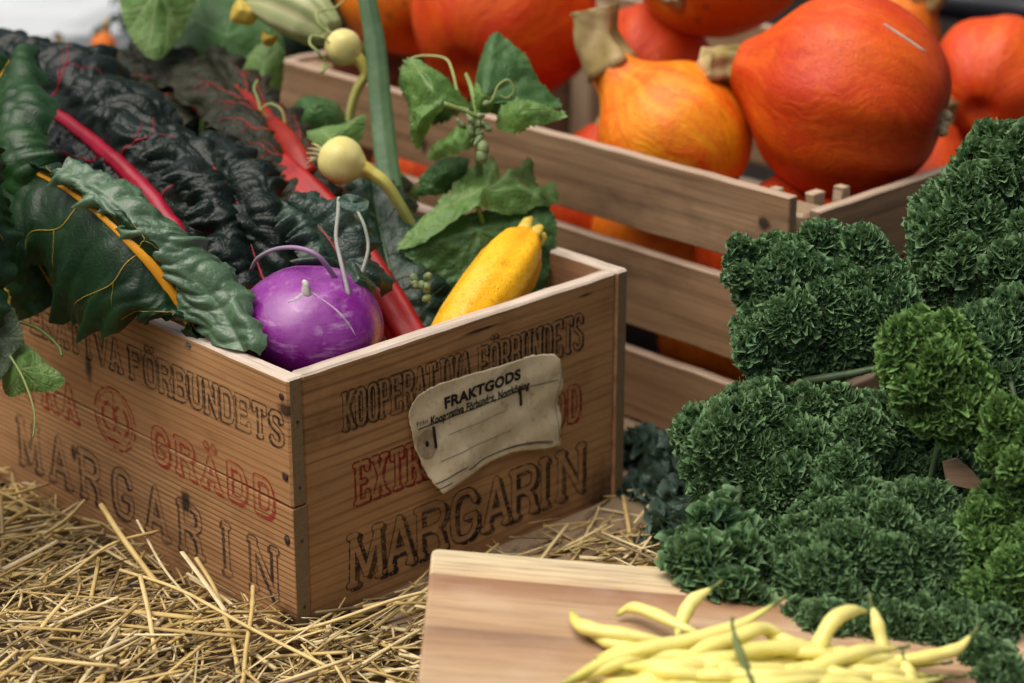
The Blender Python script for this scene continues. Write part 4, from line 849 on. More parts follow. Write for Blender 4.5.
# ---------------------------------------------------------------- kohlrabi
def kohlmat():
    t = NT('kohlrabi_skin'); co = t.co(); x = t.n('ShaderNodeSeparateXYZ', {0: co}).outputs
    n1 = t.noise(co, 26, 5, .62); n2 = t.noise(co, 75, 4, .65); n3 = t.noise(co, 320, 3)
    c = t.mix(n2, (.135, .005, .160), (.24, .013, .24))
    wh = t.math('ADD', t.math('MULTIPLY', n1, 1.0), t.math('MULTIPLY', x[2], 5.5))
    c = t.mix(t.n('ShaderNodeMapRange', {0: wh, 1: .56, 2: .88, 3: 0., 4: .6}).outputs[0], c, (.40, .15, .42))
    c = t.mix(t.n('ShaderNodeMapRange', {0: n2, 1: .60, 2: .74, 3: 0., 4: .5}).outputs[0], c, (.46, .34, .46))
    c = t.mix(t.n('ShaderNodeMapRange', {0: t.noise(t.scale(co, (1, 1, 3)), 42, 5, .7), 1: .62, 2: .70, 3: 0., 4: .5}).outputs[0], c, (.055, .008, .07))
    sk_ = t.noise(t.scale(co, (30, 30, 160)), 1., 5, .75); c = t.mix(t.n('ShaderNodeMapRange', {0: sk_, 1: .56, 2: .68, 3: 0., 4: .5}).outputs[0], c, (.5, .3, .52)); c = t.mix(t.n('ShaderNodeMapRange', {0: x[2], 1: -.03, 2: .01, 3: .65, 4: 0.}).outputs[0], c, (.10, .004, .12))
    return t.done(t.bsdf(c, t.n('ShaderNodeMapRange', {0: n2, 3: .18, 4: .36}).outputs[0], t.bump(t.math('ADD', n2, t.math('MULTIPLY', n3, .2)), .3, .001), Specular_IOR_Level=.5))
kc = pd(311, 325, 1.525); kr = pxs(73, 1.525)
koh = thing('kohlrabi', kc - ez * kr * .8, 'shiny purple kohlrabi in the near corner of the wooden box', 'kohlrabi')
KA = frame_z([.06, -.16, 1.]); nu, nv = 80, 50; V = []
def kpt(th, ph, off=0.):
    r = kr * (1 + .016 * math.sin(5 * ph + 2 * th) * math.sin(th) ** 2 * math.exp(-((th - .9) / .6) ** 2) + .03 * noise.noise(Vector((math.cos(ph) * 1.2, math.sin(ph) * 1.2, th * 1.3)))); top = math.exp(-(th / .28) ** 2) * .06
    v = np.array([math.sin(th) * math.cos(ph), math.sin(th) * math.sin(ph), math.cos(th) * .77 - top]) * (r + off)
    return v
for i in range(nv + 1):
    for j in range(nu): V.append(kpt(math.pi * i / nv, 2 * math.pi * j / nu))
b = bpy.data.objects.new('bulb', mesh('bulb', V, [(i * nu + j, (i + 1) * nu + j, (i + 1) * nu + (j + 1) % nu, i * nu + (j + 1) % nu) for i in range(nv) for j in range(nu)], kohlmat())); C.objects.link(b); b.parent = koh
L = wpos(koh).inverted() @ (Matrix.Translation(Vector([float(x) for x in kc])) @ Matrix([[float(KA[c][r2]) for c in range(3)] for r2 in range(3)]).to_4x4()); b.location = L.to_translation(); b.rotation_euler = L.to_euler()
kstub = plain('kohlrabi_stub', (.42, .34, .40), .55, .4, 150, .4, col2=(.55, .52, .44)); kstem = attrmat('kohlrabi_stem', [(0, (.20, .07, .22)), (.55, (.32, .20, .33)), (1, (.26, .30, .22))], .5, 'tone', (40, 40, 40), .2)
# leaf-base scars: pale stub and curved ridge lines
def on_k(px, py, off=.0):
    """point of the bulb's near surface on a line of sight"""
    r = ray(px, py); r = r / np.linalg.norm(r); A_ = KA * np.array([1, 1, 1 / .77])[:, None]; o = A_ @ (CAM - kc); dd = A_ @ r
    bq = o @ dd; aq = dd @ dd; cq = o @ o - (kr + off) ** 2; D = max(0, bq * bq - aq * cq); return CAM + r * ((-bq - math.sqrt(D)) / aq)
st = on_k(306, 291)
V, F = tube(catmull([st - UP * .004, st + UP * .004 - FW * .002, st + UP * .0065 + RT * -.002], 8), [.0048, .0032, .0018], 10, flat=.7); obj('stub', V, F, kstub, koh)
sc_l = plain('kohlrabi_scar', (.40, .27, .40), .5, .3, 200, col2=(.52, .45, .48))
for pts, wd in (([(308, 290), (322, 300), (338, 312), (350, 326), (356, 338)], .0008), ([(306, 292), (298, 299), (288, 302)], .0016)):
    V, F = tube(catmull([on_k(*p) for p in pts], 16), [wd, wd * 1.3, wd * .5], 8, flat=.3, up0=-FW); obj('leaf_scar', V, F, sc_l, koh)
for pts, r, tn in (([(334, 274, 1.51), (318, 256, 1.50), (298, 248, 1.505), (276, 249, 1.52), (258, 258, 1.535), (251, 270, 1.55)], (.0021, .0018, .0015, .0014), (.2, .95)), ([(348, 290, 1.50), (341, 262, 1.51), (336, 238, 1.525), (338, 214, 1.54), (339, 198, 1.55)], (.0020, .0016, .0015, .0017), (.75, 1.)), ([(360, 276, 1.53), (368, 250, 1.545), (365, 228, 1.56), (358, 212, 1.575)], (.0016, .0013, .0012), (.8, 1.))):
    V, F = tube(catmull([on_k(pts[0][0], pts[0][1] + 4, -.002), on_k(pts[0][0], pts[0][1] + 2)] + [pd(*p) for p in pts[1:]], 24), list(r), 9); obj('stem', V, F, kstem, koh, attrs={'tone': np.linspace(tn[0], tn[1], len(V))})
bl_g = leafmat('kohlrabi_leaf', (.05, .10, .075), (.09, .15, .12), rough=.5, trans=.12)
squash_leaf([(338, 200, 1.545), (345, 194, 1.54), (357, 195, 1.54), (368, 200, 1.545), (366, 210, 1.54), (352, 211, 1.538), (342, 207, 1.542)], (352, 203, 1.538), bl_g, parent=koh, serr=.0006, bump=.0012, nb=60, nr=8, vein_to=(3,))
squash_leaf([(340, 272, 1.535), (352, 262, 1.53), (364, 272, 1.53), (376, 285, 1.53), (372, 300, 1.53), (358, 298, 1.52), (346, 290, 1.52)], (358, 281, 1.522), leafmat('kohlrabi_leaf_dark', (.018, .045, .028), (.035, .075, .045)), parent=koh, serr=.001, bump=.003, nb=70, nr=10, vein_to=(3,), bulge=.006)

# ---------------------------------------------------------------- yellow squash
ysk = pumpmat('yellow_squash_skin', (.86, .42, .006), (.90, .55, .03), (.82, .34, .005), .5, .24, .25)
zs = thing('yellow_squash', pd(440, 330, 1.58), 'smooth bright yellow squash leaning on the box rim with its ragged end up', 'squash')
P = catmull([pd(424, 385, 1.55), pd(458, 335, 1.575), pd(489, 294, 1.60), pd(514, 258, 1.63), pd(529, 236, 1.65)], 60)
rad = np.interp(np.linspace(0, 1, 60), [0, .15, .3, .5, .68, .82, .92, 1.], [pxs(18, 1.55), pxs(25, 1.56), pxs(30, 1.58), pxs(33, 1.6), pxs(32, 1.62), pxs(26, 1.64), pxs(18, 1.65), pxs(12, 1.65)])
V, F = tube(P, list(rad), 48, up0=-FW); k = 48; V = V.reshape(60, k, 3); ctr = P[:, None, :]
a = np.linspace(0, 2 * np.pi, k, endpoint=False)[None, :]; s = np.linspace(0, 1, 60)[:, None]
V = ctr + (V - ctr) * (1 + .075 * np.clip((s - .35) / .5, 0, 1) * np.cos(5 * a + .8) + .015 * np.cos(10 * a))[..., None]
obj('fruit', V.reshape(-1, 3), F, ysk, zs)
ax = nrm(P[-1] - P[-5]); A = frame_z(ax); mb = MB()
for q in range(5):
    a_ = q / 5 * 2 * math.pi + .4; o_ = A[0] * math.cos(a_) + A[1] * math.sin(a_); L_ = (.014, .009, .012, .008, .011)[q]
    e = P[-1] + o_ * rad[-1] * .75
    V, F = tube([e - ax * .006, e + o_ * .001, e + ax * L_ * .6 + o_ * .0022, e + ax * L_ + o_ * .001], [.0062, .0058, .0042, .0016], 10, flat=.6); mb.add(V, F)
V, F = tube([P[-1] - ax * .004, P[-1] + ax * .003], [rad[-1] * .9, rad[-1] * .7], 20); mb.add(V, F)
mb.build('ragged_end', plain('squash_end', (.74, .42, .03), .45, .3, 120, .3, col2=(.62, .56, .10)), zs)
# ---------------------------------------------------------------- squash leaves, shoot, young gourds, flower
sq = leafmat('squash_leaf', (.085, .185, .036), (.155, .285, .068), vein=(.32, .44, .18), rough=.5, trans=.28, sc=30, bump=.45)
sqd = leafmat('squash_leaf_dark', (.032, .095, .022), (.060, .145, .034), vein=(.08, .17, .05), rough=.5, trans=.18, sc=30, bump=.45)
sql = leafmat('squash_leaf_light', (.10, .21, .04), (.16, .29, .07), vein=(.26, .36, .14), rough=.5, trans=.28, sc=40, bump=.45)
sqg = leafmat('squash_leaf_greyish', (.10, .15, .09), (.15, .21, .13), vein=(.3, .36, .2), rough=.55, trans=.2, sc=45, bump=.5)
vst = attrmat('vine_stem', [(0, (.12, .22, .05)), (.5, (.30, .38, .12)), (1, (.55, .52, .18))], .5, 'tone', (60, 60, 60), .2, trans=.1)
def vine(pts, r, tone=(.3, .5), parent=None, name='stem', label=None, cat='stem', seg=9, n=24, mat=None):
    V, F = tube(catmull([pd(*p) for p in pts], n), r if np.isscalar(r) else list(r), seg)
    o = obj(name, V, F, mat or vst, parent, attrs={'tone': np.linspace(tone[0], tone[1], len(V))})
    if label: tag(o, label, cat)
    return o
def tendril(pts, parent, r=.0008, tone=(.5, .7)): return vine(pts, (r * 1.3, r, r * .7), tone, parent, 'tendril', n=60, seg=7)
# big leaf behind the yellow squash: lit upper lobes folded over a dark hanging blade
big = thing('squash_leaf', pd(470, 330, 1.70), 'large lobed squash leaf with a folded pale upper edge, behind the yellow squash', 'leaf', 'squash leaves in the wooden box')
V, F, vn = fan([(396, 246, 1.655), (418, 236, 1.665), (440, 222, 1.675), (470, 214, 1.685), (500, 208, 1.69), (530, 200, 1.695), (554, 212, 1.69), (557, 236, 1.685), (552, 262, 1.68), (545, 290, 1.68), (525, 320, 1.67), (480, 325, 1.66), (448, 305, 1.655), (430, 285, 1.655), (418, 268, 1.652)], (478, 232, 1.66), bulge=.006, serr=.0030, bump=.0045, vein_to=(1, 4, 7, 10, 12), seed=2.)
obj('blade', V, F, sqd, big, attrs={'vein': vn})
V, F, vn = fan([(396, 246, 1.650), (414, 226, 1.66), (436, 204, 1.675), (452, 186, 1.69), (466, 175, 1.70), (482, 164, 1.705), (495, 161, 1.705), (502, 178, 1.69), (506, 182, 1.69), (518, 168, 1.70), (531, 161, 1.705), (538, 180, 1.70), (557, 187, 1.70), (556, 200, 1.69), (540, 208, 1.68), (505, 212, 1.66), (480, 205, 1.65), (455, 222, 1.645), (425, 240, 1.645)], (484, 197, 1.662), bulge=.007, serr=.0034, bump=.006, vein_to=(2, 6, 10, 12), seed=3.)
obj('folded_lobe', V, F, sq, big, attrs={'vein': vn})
vine([(478, 206, 1.655), (490, 260, 1.69), (485, 330, 1.70)], .002, (.2, .3), big, 'leaf_stalk')
# the growing shoot
sh = thing('squash_shoot', pd(478, 200, 1.70), 'hairy green tip of a squash shoot with buds, young leaves and a curled tendril', 'squash shoot')
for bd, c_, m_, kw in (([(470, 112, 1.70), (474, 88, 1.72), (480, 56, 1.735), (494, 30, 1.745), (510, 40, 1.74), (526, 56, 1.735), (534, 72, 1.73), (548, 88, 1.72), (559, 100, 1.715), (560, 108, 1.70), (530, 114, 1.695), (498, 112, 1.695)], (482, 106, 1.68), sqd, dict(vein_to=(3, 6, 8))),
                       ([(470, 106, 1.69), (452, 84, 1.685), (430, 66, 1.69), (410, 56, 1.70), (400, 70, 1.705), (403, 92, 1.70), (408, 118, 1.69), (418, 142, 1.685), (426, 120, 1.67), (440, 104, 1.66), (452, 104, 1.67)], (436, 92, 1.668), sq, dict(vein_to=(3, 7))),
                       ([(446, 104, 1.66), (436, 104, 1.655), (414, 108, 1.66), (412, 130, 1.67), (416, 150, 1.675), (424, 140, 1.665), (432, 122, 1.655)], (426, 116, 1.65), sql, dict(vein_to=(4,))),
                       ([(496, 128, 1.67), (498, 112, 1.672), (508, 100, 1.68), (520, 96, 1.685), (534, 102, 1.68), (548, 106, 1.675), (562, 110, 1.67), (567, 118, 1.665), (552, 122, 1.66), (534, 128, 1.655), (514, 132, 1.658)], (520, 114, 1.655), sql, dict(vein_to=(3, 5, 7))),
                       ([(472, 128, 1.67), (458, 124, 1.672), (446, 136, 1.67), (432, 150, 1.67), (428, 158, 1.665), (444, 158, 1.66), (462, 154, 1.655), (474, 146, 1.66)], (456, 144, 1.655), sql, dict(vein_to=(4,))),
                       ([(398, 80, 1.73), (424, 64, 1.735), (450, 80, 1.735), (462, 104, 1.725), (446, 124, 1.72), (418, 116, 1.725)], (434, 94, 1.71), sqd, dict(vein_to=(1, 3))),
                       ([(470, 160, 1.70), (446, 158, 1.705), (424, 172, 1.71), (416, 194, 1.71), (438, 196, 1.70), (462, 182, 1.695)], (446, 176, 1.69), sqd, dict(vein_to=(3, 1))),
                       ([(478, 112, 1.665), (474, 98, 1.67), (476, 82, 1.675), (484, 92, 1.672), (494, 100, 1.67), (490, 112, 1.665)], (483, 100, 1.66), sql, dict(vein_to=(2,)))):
    squash_leaf(bd, c_, m_, parent=sh, serr=.0028, bump=.005, nb=120, nr=16, bulge=.006, seed=bd[0][0] * .1, sk=44, **kw)
vine([(480, 200, 1.70), (479, 160, 1.68), (478, 120, 1.67), (472, 90, 1.68), (466, 74, 1.70)], (.0032, .0028, .0024, .0014), (.2, .3), sh)
vine([(476, 116, 1.668), (462, 110, 1.665), (444, 104, 1.66)], (.0018, .0022), (.3, .45), sh, 'leaf_stalk')
vine([(458, 96, 1.69), (452, 70, 1.70), (444, 58, 1.71), (420, 56, 1.715), (404, 62, 1.72)], (.0012, .0008), (.6, .9), sh, 'tendril')
tendril([(478, 112, 1.665), (492, 100, 1.66), (498, 86, 1.66), (508, 80, 1.66), (514, 90, 1.662), (507, 98, 1.664), (500, 95, 1.664)], sh)
budm = plain('squash_bud', (.13, .20, .07), .6, .35, 200, .5, col2=(.24, .31, .13), bd=.002); rb = random.Random(4)
for i in range(16):
    p = pd(478 + rb.gauss(0, 8), 128 + rb.gauss(0, 13), 1.655 + rb.uniform(-.006, .006)); d = nrm([rb.gauss(0, 1), rb.gauss(0, .5) - .4, rb.gauss(.4, 1)]); L_ = rb.uniform(.006, .012)
    V, F = tube(catmull([p - d * L_ * .4, p, p + d * L_ * .6], 7), [.0012, .0030, .0008], 7); obj('bud', V, F, budm, sh)
for px, py in ((483, 148), (482, 156)):
    p = pd(px, py, 1.65); V, F = tube([p - UP * .006, p - UP * .003, p + UP * .003, p + UP * .006], [.001, .0048, .0045, .001], 12); obj('bud', V, F, budm, sh)
# leaves at the top and left
squash_leaf([(118, -30, 1.86), (120, 5, 1.84), (128, 32, 1.83), (146, 56, 1.82), (162, 58, 1.82), (180, 36, 1.83), (196, 0, 1.85), (200, -40, 1.87), (158, -60, 1.88)], (158, -10, 1.825), sq, 'light green squash leaf hanging down from the top edge of the picture', bulge=.004, vein_to=(3, 5, 2), serr=.0006, group='squash leaves behind the chard', stem=[(158, -10, 1.826), (170, -60, 1.9)], smat=vst)
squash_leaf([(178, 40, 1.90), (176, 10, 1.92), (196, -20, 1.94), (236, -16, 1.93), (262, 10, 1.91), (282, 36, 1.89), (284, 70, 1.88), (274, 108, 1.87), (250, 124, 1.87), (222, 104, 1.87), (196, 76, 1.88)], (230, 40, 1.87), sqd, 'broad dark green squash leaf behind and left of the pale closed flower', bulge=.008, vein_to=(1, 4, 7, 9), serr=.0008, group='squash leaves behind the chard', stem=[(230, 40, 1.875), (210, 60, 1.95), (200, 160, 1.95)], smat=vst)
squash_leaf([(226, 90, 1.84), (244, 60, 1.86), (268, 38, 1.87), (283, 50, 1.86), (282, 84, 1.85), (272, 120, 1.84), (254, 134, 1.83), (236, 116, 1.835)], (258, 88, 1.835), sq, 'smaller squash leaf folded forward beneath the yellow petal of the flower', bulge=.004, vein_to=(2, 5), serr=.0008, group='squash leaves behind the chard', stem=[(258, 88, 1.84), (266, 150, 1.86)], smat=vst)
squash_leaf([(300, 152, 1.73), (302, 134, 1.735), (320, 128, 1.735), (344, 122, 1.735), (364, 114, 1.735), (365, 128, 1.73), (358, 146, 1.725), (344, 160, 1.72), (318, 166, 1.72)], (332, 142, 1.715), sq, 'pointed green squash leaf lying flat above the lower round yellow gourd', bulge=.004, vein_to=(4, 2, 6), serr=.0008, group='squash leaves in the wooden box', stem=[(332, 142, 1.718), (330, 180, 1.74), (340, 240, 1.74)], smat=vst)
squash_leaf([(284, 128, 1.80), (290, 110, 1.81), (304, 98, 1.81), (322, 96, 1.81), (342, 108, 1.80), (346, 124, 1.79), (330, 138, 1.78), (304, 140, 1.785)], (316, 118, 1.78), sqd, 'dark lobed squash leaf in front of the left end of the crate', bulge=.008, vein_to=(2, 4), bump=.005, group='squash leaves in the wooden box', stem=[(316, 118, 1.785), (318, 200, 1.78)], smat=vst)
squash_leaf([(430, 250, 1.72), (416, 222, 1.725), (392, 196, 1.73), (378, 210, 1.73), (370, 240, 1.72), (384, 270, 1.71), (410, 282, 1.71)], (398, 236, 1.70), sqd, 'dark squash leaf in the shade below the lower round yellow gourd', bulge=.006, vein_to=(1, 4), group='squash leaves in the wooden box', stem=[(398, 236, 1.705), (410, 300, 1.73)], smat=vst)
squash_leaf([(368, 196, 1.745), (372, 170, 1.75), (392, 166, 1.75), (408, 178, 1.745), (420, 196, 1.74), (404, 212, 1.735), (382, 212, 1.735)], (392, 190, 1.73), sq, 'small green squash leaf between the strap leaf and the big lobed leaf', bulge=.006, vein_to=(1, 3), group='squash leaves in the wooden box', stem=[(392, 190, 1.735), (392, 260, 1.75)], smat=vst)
squash_leaf([(-12, 304, 1.535), (8, 302, 1.53), (18, 320, 1.525), (24, 338, 1.52), (14, 352, 1.515), (6, 372, 1.51), (-6, 384, 1.51), (-30, 360, 1.52), (-34, 320, 1.53)], (-8, 340, 1.515), sqg, 'grey-green leaf with pale net veins hanging at the far left edge of the box', bulge=.006, vein_to=(1, 3, 5), serr=.0012, bump=.003, group='leaves hanging at the left end of the box', stem=[(-8, 340, 1.516), (-30, 300, 1.56)], smat=vst)
squash_leaf([(16, 348, 1.535), (30, 346, 1.53), (46, 362, 1.525), (65, 378, 1.52), (58, 388, 1.515), (44, 392, 1.513), (28, 392, 1.515), (14, 398, 1.518), (4, 392, 1.525), (2, 370, 1.53)], (24, 372, 1.515), sql, 'light green ribbed leaf, lower of the pair hanging at the left of the box', bulge=.006, vein_to=(2, 3, 5, 7), serr=.0012, bump=.003, group='leaves hanging at the left end of the box', stem=[(24, 372, 1.518), (22, 345, 1.535), (12, 310, 1.56)], smat=vst)
vine([(10, 356, 1.506), (22, 376, 1.50), (32, 402, 1.495), (35, 420, 1.493), (33, 438, 1.492)], (.0009, .0007), (.5, .45), None, 'tendril', 'thin green tendril dangling below the leaves at the far left of the box', 'tendril')
vine([(20, 322, 1.55), (40, 330, 1.55), (58, 346, 1.545), (62, 356, 1.54)], .001, (.1, .1), None, 'leaf_stalk', 'thin dark green stalk in the shade on the far left of the box side', 'stalk')
# strap leaf
def strap():
    ctr = catmull([pd(*p) for p in [(361, -30, 1.735), (367, 0, 1.732), (375, 45, 1.728), (380, 100, 1.722), (385, 150, 1.712), (392, 200, 1.70), (400, 240, 1.69)]], 50); V = []; F = []
    wd = np.interp(np.linspace(0, 1, 50), [0, .3, .7, 1], [pxs(8, 1.73), pxs(10.5, 1.73), pxs(12, 1.72), pxs(13, 1.7)])
    for sgn in (1, -1):
        for i in range(50):
            for x in np.linspace(-1, 1, 9): V.append(ctr[i] + RT * x * wd[i] + FW * (abs(x) * .0035 * 1 + (0 if sgn > 0 else .0008)) - FW * .0006 * math.cos(x * 14))
    F = gridf(50, 9) + gridf(50, 9, 450, True)
    for i in range(49): F += [(i * 9, (i + 1) * 9, 450 + (i + 1) * 9, 450 + i * 9), (450 + i * 9 + 8, 450 + (i + 1) * 9 + 8, (i + 1) * 9 + 8, i * 9 + 8)]
    o = obj('strap_leaf', V, F, leafmat('strap_leaf', (.060, .125, .050), (.10, .18, .075), rough=.5, trans=.1, sc=50, bump=.15, fine=90)); tag(o, 'long flat grey-green strap leaf standing upright between the yellow gourds and the shoot', 'leaf')
strap()
# round young gourds
def gourdmat(name, a, b):
    t = NT(name); co = t.co(); n = t.noise(co, 40, 4, .6); sp_ = t.n('ShaderNodeTexVoronoi', {'Vector': co, 'Scale': 420.}).outputs['Distance']
    c = t.mix(t.n('ShaderNodeMapRange', {0: n, 1: .3, 2: .7}).outputs[0], a, b); c = t.mix(t.n('ShaderNodeMapRange', {0: sp_, 1: .2, 2: .35, 3: .25, 4: 0.}).outputs[0], c, (.85, .8, .5))
    return t.done(t.bsdf(c, .42, t.bump(n, .15, .001), Specular_IOR_Level=.4))
gm = gourdmat('young_gourd_skin', (.62, .53, .15), (.76, .69, .30)); gst = attrmat('gourd_stalk', [(0, (.66, .54, .10)), (.6, (.50, .50, .14)), (1, (.42, .46, .16))], .45, 'tone', (40, 40, 40), .15, trans=.1)
fade = plain('withered_petal', (.34, .31, .16), .7, .4, 160, .5, col2=(.52, .47, .22))
def gourd(cx_, cy_, d, rpx, ax_px, stalk, r, label):
    c = pd(cx_, cy_, d); R0 = pxs(rpx, d); A = frame_z(vec(cx_, cy_, d, *ax_px)); root = thing('yellow_gourd', c - ez * R0, label, 'gourd', 'young round gourds on the squash vine'); V = []
    for i in range(31):
        ph = math.pi * i / 30; z = -math.cos(ph) * R0 * .97 * (1 if ph < math.pi / 2 else 1.0); q = R0 * math.sin(ph)
        if ph > 2.5: z += (ph - 2.5) * R0 * .35
        for j in range(40): a = j / 40 * 2 * math.pi; kk = 1 + .028 * math.cos(5 * a) + .05 * noise.noise(Vector((math.cos(a), math.sin(a), ph * 1.2 + cx_))) ; V.append(c + (A[0] * math.cos(a) + A[1] * math.sin(a)) * q * kk + A[2] * z)
    obj('fruit', V, [(i * 40 + j, i * 40 + (j + 1) % 40, (i + 1) * 40 + (j + 1) % 40, (i + 1) * 40 + j) for i in range(30) for j in range(40)], gm, root)
    V, F = tube(catmull([c + A[2] * R0 * .85] + [pd(*p) for p in stalk], 36), list(r), 16, ridge=.14); obj('stalk', V, F, gst, root, attrs={'tone': np.linspace(0, .9, len(V))})
    mb = MB(); rr = random.Random(cx_)
    for q in range(6):
        a = q; e = c - A[2] * R0 * .93 + (A[0] * math.cos(a) + A[1] * math.sin(a)) * R0 * .18; dd = -A[2] + (A[0] * math.cos(a) + A[1] * math.sin(a)) * rr.uniform(.1, .8)
        V, F = tube(catmull([e + A[2] * R0 * .1, e + dd * R0 * .25, e + dd * R0 * rr.uniform(.4, .6) + UP * rr.uniform(-.003, .002)], 7), [R0 * .16, R0 * .12, R0 * .03], 7, flat=.5); mb.add(V, F)
    mb.build('withered_flower', fade, root); return root
g1 = gourd(341, 161, 1.66, 24, (375, 172, 1.66), [(372, 173, 1.66), (386, 184, 1.66), (400, 205, 1.668), (414, 229, 1.68)], (.0068, .0050, .0046, .0042, .0038), 'lower round pale yellow gourd on a bent stalk, left of the big lobed leaf')
g2 = gourd(343, 47, 1.74, 18.5, (362, 62, 1.74), [(361, 62, 1.74), (366, 74, 1.742), (358, 88, 1.745), (352, 106, 1.75), (350, 122, 1.755)], (.0060, .0046, .0040, .0036, .0034), 'upper small round pale yellow gourd on a drooping stalk, beside the strap leaf')
tendril([(326, 62, 1.725), (318, 52, 1.72), (310, 44, 1.722), (312, 36, 1.726), (324, 38, 1.728), (330, 44, 1.73)], g2, .0010); tendril([(330, 34, 1.735), (318, 22, 1.735), (318, 12, 1.74), (334, 8, 1.745), (344, 0, 1.75)], g2, .0010); tendril([(326, 64, 1.725), (322, 72, 1.724), (328, 66, 1.722)], g2, .0014)
tw = thing('tendril', pd(285, 150, 1.74), 'curled pale green tendrils rising in front of the squash leaf, left of the lower gourd', 'tendril')
for pts in ([(285, 150, 1.735), (285, 125, 1.735), (281, 110, 1.735), (270, 104, 1.737), (262, 110, 1.74), (268, 118, 1.742)], [(290, 150, 1.73), (300, 134, 1.73), (308, 140, 1.73), (304, 150, 1.732)], [(262, 116, 1.76), (258, 100, 1.762), (254, 88, 1.765), (258, 80, 1.768)]):
    vine(pts, (.0014, .001, .0008), (.6, .5), tw, 'coil', n=50, seg=7)
mb = MB(); rb = random.Random(8)
for i in range(9):
    p = pd(424 + rb.gauss(0, 7), 283 + rb.gauss(0, 6), 1.60); d = nrm([rb.gauss(0, 1), rb.gauss(0, 1), rb.gauss(0, 1)]); V, F = tube([p - d * .004, p - d * .002, p + d * .002, p + d * .004], [.001, .003, .003, .001], 8); mb.add(V, F)
tag(mb.build('flower_bud', budm), 'tiny cluster of pale green buds under the big lobed squash leaf', 'bud')
# closed squash flower
flm = NT('squash_flower_petal'); co = flm.co(); n = flm.noise(co, 30, 3); xx = flm.n('ShaderNodeAttribute', attribute_name='tone').outputs['Fac']
fc = flm.ramp(xx, [(0, (.16, .24, .07)), (.35, (.42, .46, .20)), (.75, (.62, .62, .36)), (1, (.68, .46, .05))]); fc = flm.mix(flm.math('MULTIPLY', n, .25), fc, (.25, .33, .10))
flm = flm.done(flm.n('ShaderNodeMixShader', {0: .25, 1: flm.bsdf(fc, .55, flm.bump(n, .3, .001)), 2: flm.n('ShaderNodeBsdfTranslucent', {'Color': fc})}))
fl = thing('squash_flower', pd(290, 30, 1.84), 'closed pale green and cream squash flower with a torn yellow petal tip', 'flower')
P = catmull([pd(332, 34, 1.80), pd(312, 20, 1.81), pd(286, 8, 1.82), pd(262, 2, 1.83), pd(246, 4, 1.835)], 30); V, F = tube(P, [.012, .021, .022, .015, .009], 60, ridge=.10, up0=-FW)
st_ = np.array([.75 + .0 * q + .28 * math.cos(10 * (j / 60) * 2 * math.pi) - .45 * max(0, 1 - q / 8) for q in range(30) for j in range(60)]); st_ = np.clip(np.where(st_ < .74, .2 + st_ * .2, st_), 0, .78)
obj('corolla', V, F, flm, fl, attrs={'tone': st_})
for bd, c_ in (([(250, 2, 1.83), (240, 0, 1.83), (232, 8, 1.83), (230, 20, 1.828), (240, 24, 1.825), (252, 26, 1.825), (258, 14, 1.825)], (244, 12, 1.82)), ([(262, 30, 1.825), (268, 34, 1.825), (278, 36, 1.823), (272, 46, 1.825), (262, 44, 1.826)], (268, 39, 1.82))):
    V, F, vn = fan(bd, c_, bulge=.006, nb=60, nr=10, bump=.004, serr=.001); obj('petal', V, F, flm, fl, attrs={'tone': np.full(len(V), .98)})
vine([(332, 34, 1.80), (352, 40, 1.79), (370, 60, 1.80)], .004, (.3, .2), fl, 'stalk')

# yellow petal fragment at the left edge
V, F, vn = fan([(-6, 300, 1.56), (-4, 286, 1.56), (6, 288, 1.56), (10, 298, 1.56), (8, 310, 1.558), (-4, 314, 1.558)], (0, 300, 1.555), bulge=.004, nb=50, nr=8, serr=.0015, bump=.004)
o = obj('petal', V, F, flm, None, attrs={'tone': np.full(len(V), 1.)}); tag(o, 'frayed yellow-orange petal at the left edge, above the grey-green leaf', 'petal')
vine([(46, 290, 1.60), (38, 300, 1.60), (34, 316, 1.60)], .0036, (1, 1), None, 'chard_stalk', 'short yellow chard stalk in the shade at the far left end of the box', 'chard stalk', mat=oran)

# ---------------------------------------------------------------- curly kale
def kalemat(name, a, b, c):
    t = NT(name); co = t.co(); n = t.noise(co, 45, 3, .6); e = t.n('ShaderNodeAttribute', attribute_name='tone').outputs['Fac']
    col = t.mix(t.n('ShaderNodeMapRange', {0: n, 1: .35, 2: .68}).outputs[0], a, b); col = t.mix(t.math('MULTIPLY', e, .85), col, c)
    p = t.bsdf(col, .55, t.bump(t.noise(co, 500, 2), .3, .0006), Specular_IOR_Level=.25)
    return t.done(t.n('ShaderNodeMixShader', {0: .20, 1: p, 2: t.n('ShaderNodeBsdfTranslucent', {'Color': t.mix(.5, col, (.10, .2, .04))})}))
KM = [kalemat('kale_dark', (.030, .078, .032), (.052, .114, .048), (.21, .35, .15)), kalemat('kale_bluish', (.028, .076, .038), (.046, .108, .056), (.21, .36, .15)), kalemat('kale_bright', (.038, .105, .028), (.064, .15, .042), (.22, .38, .10))]
kstemm = plain('kale_stem', (.06, .10, .045), .5, .3, 80, .3, col2=(.10, .15, .06))
TPL = []
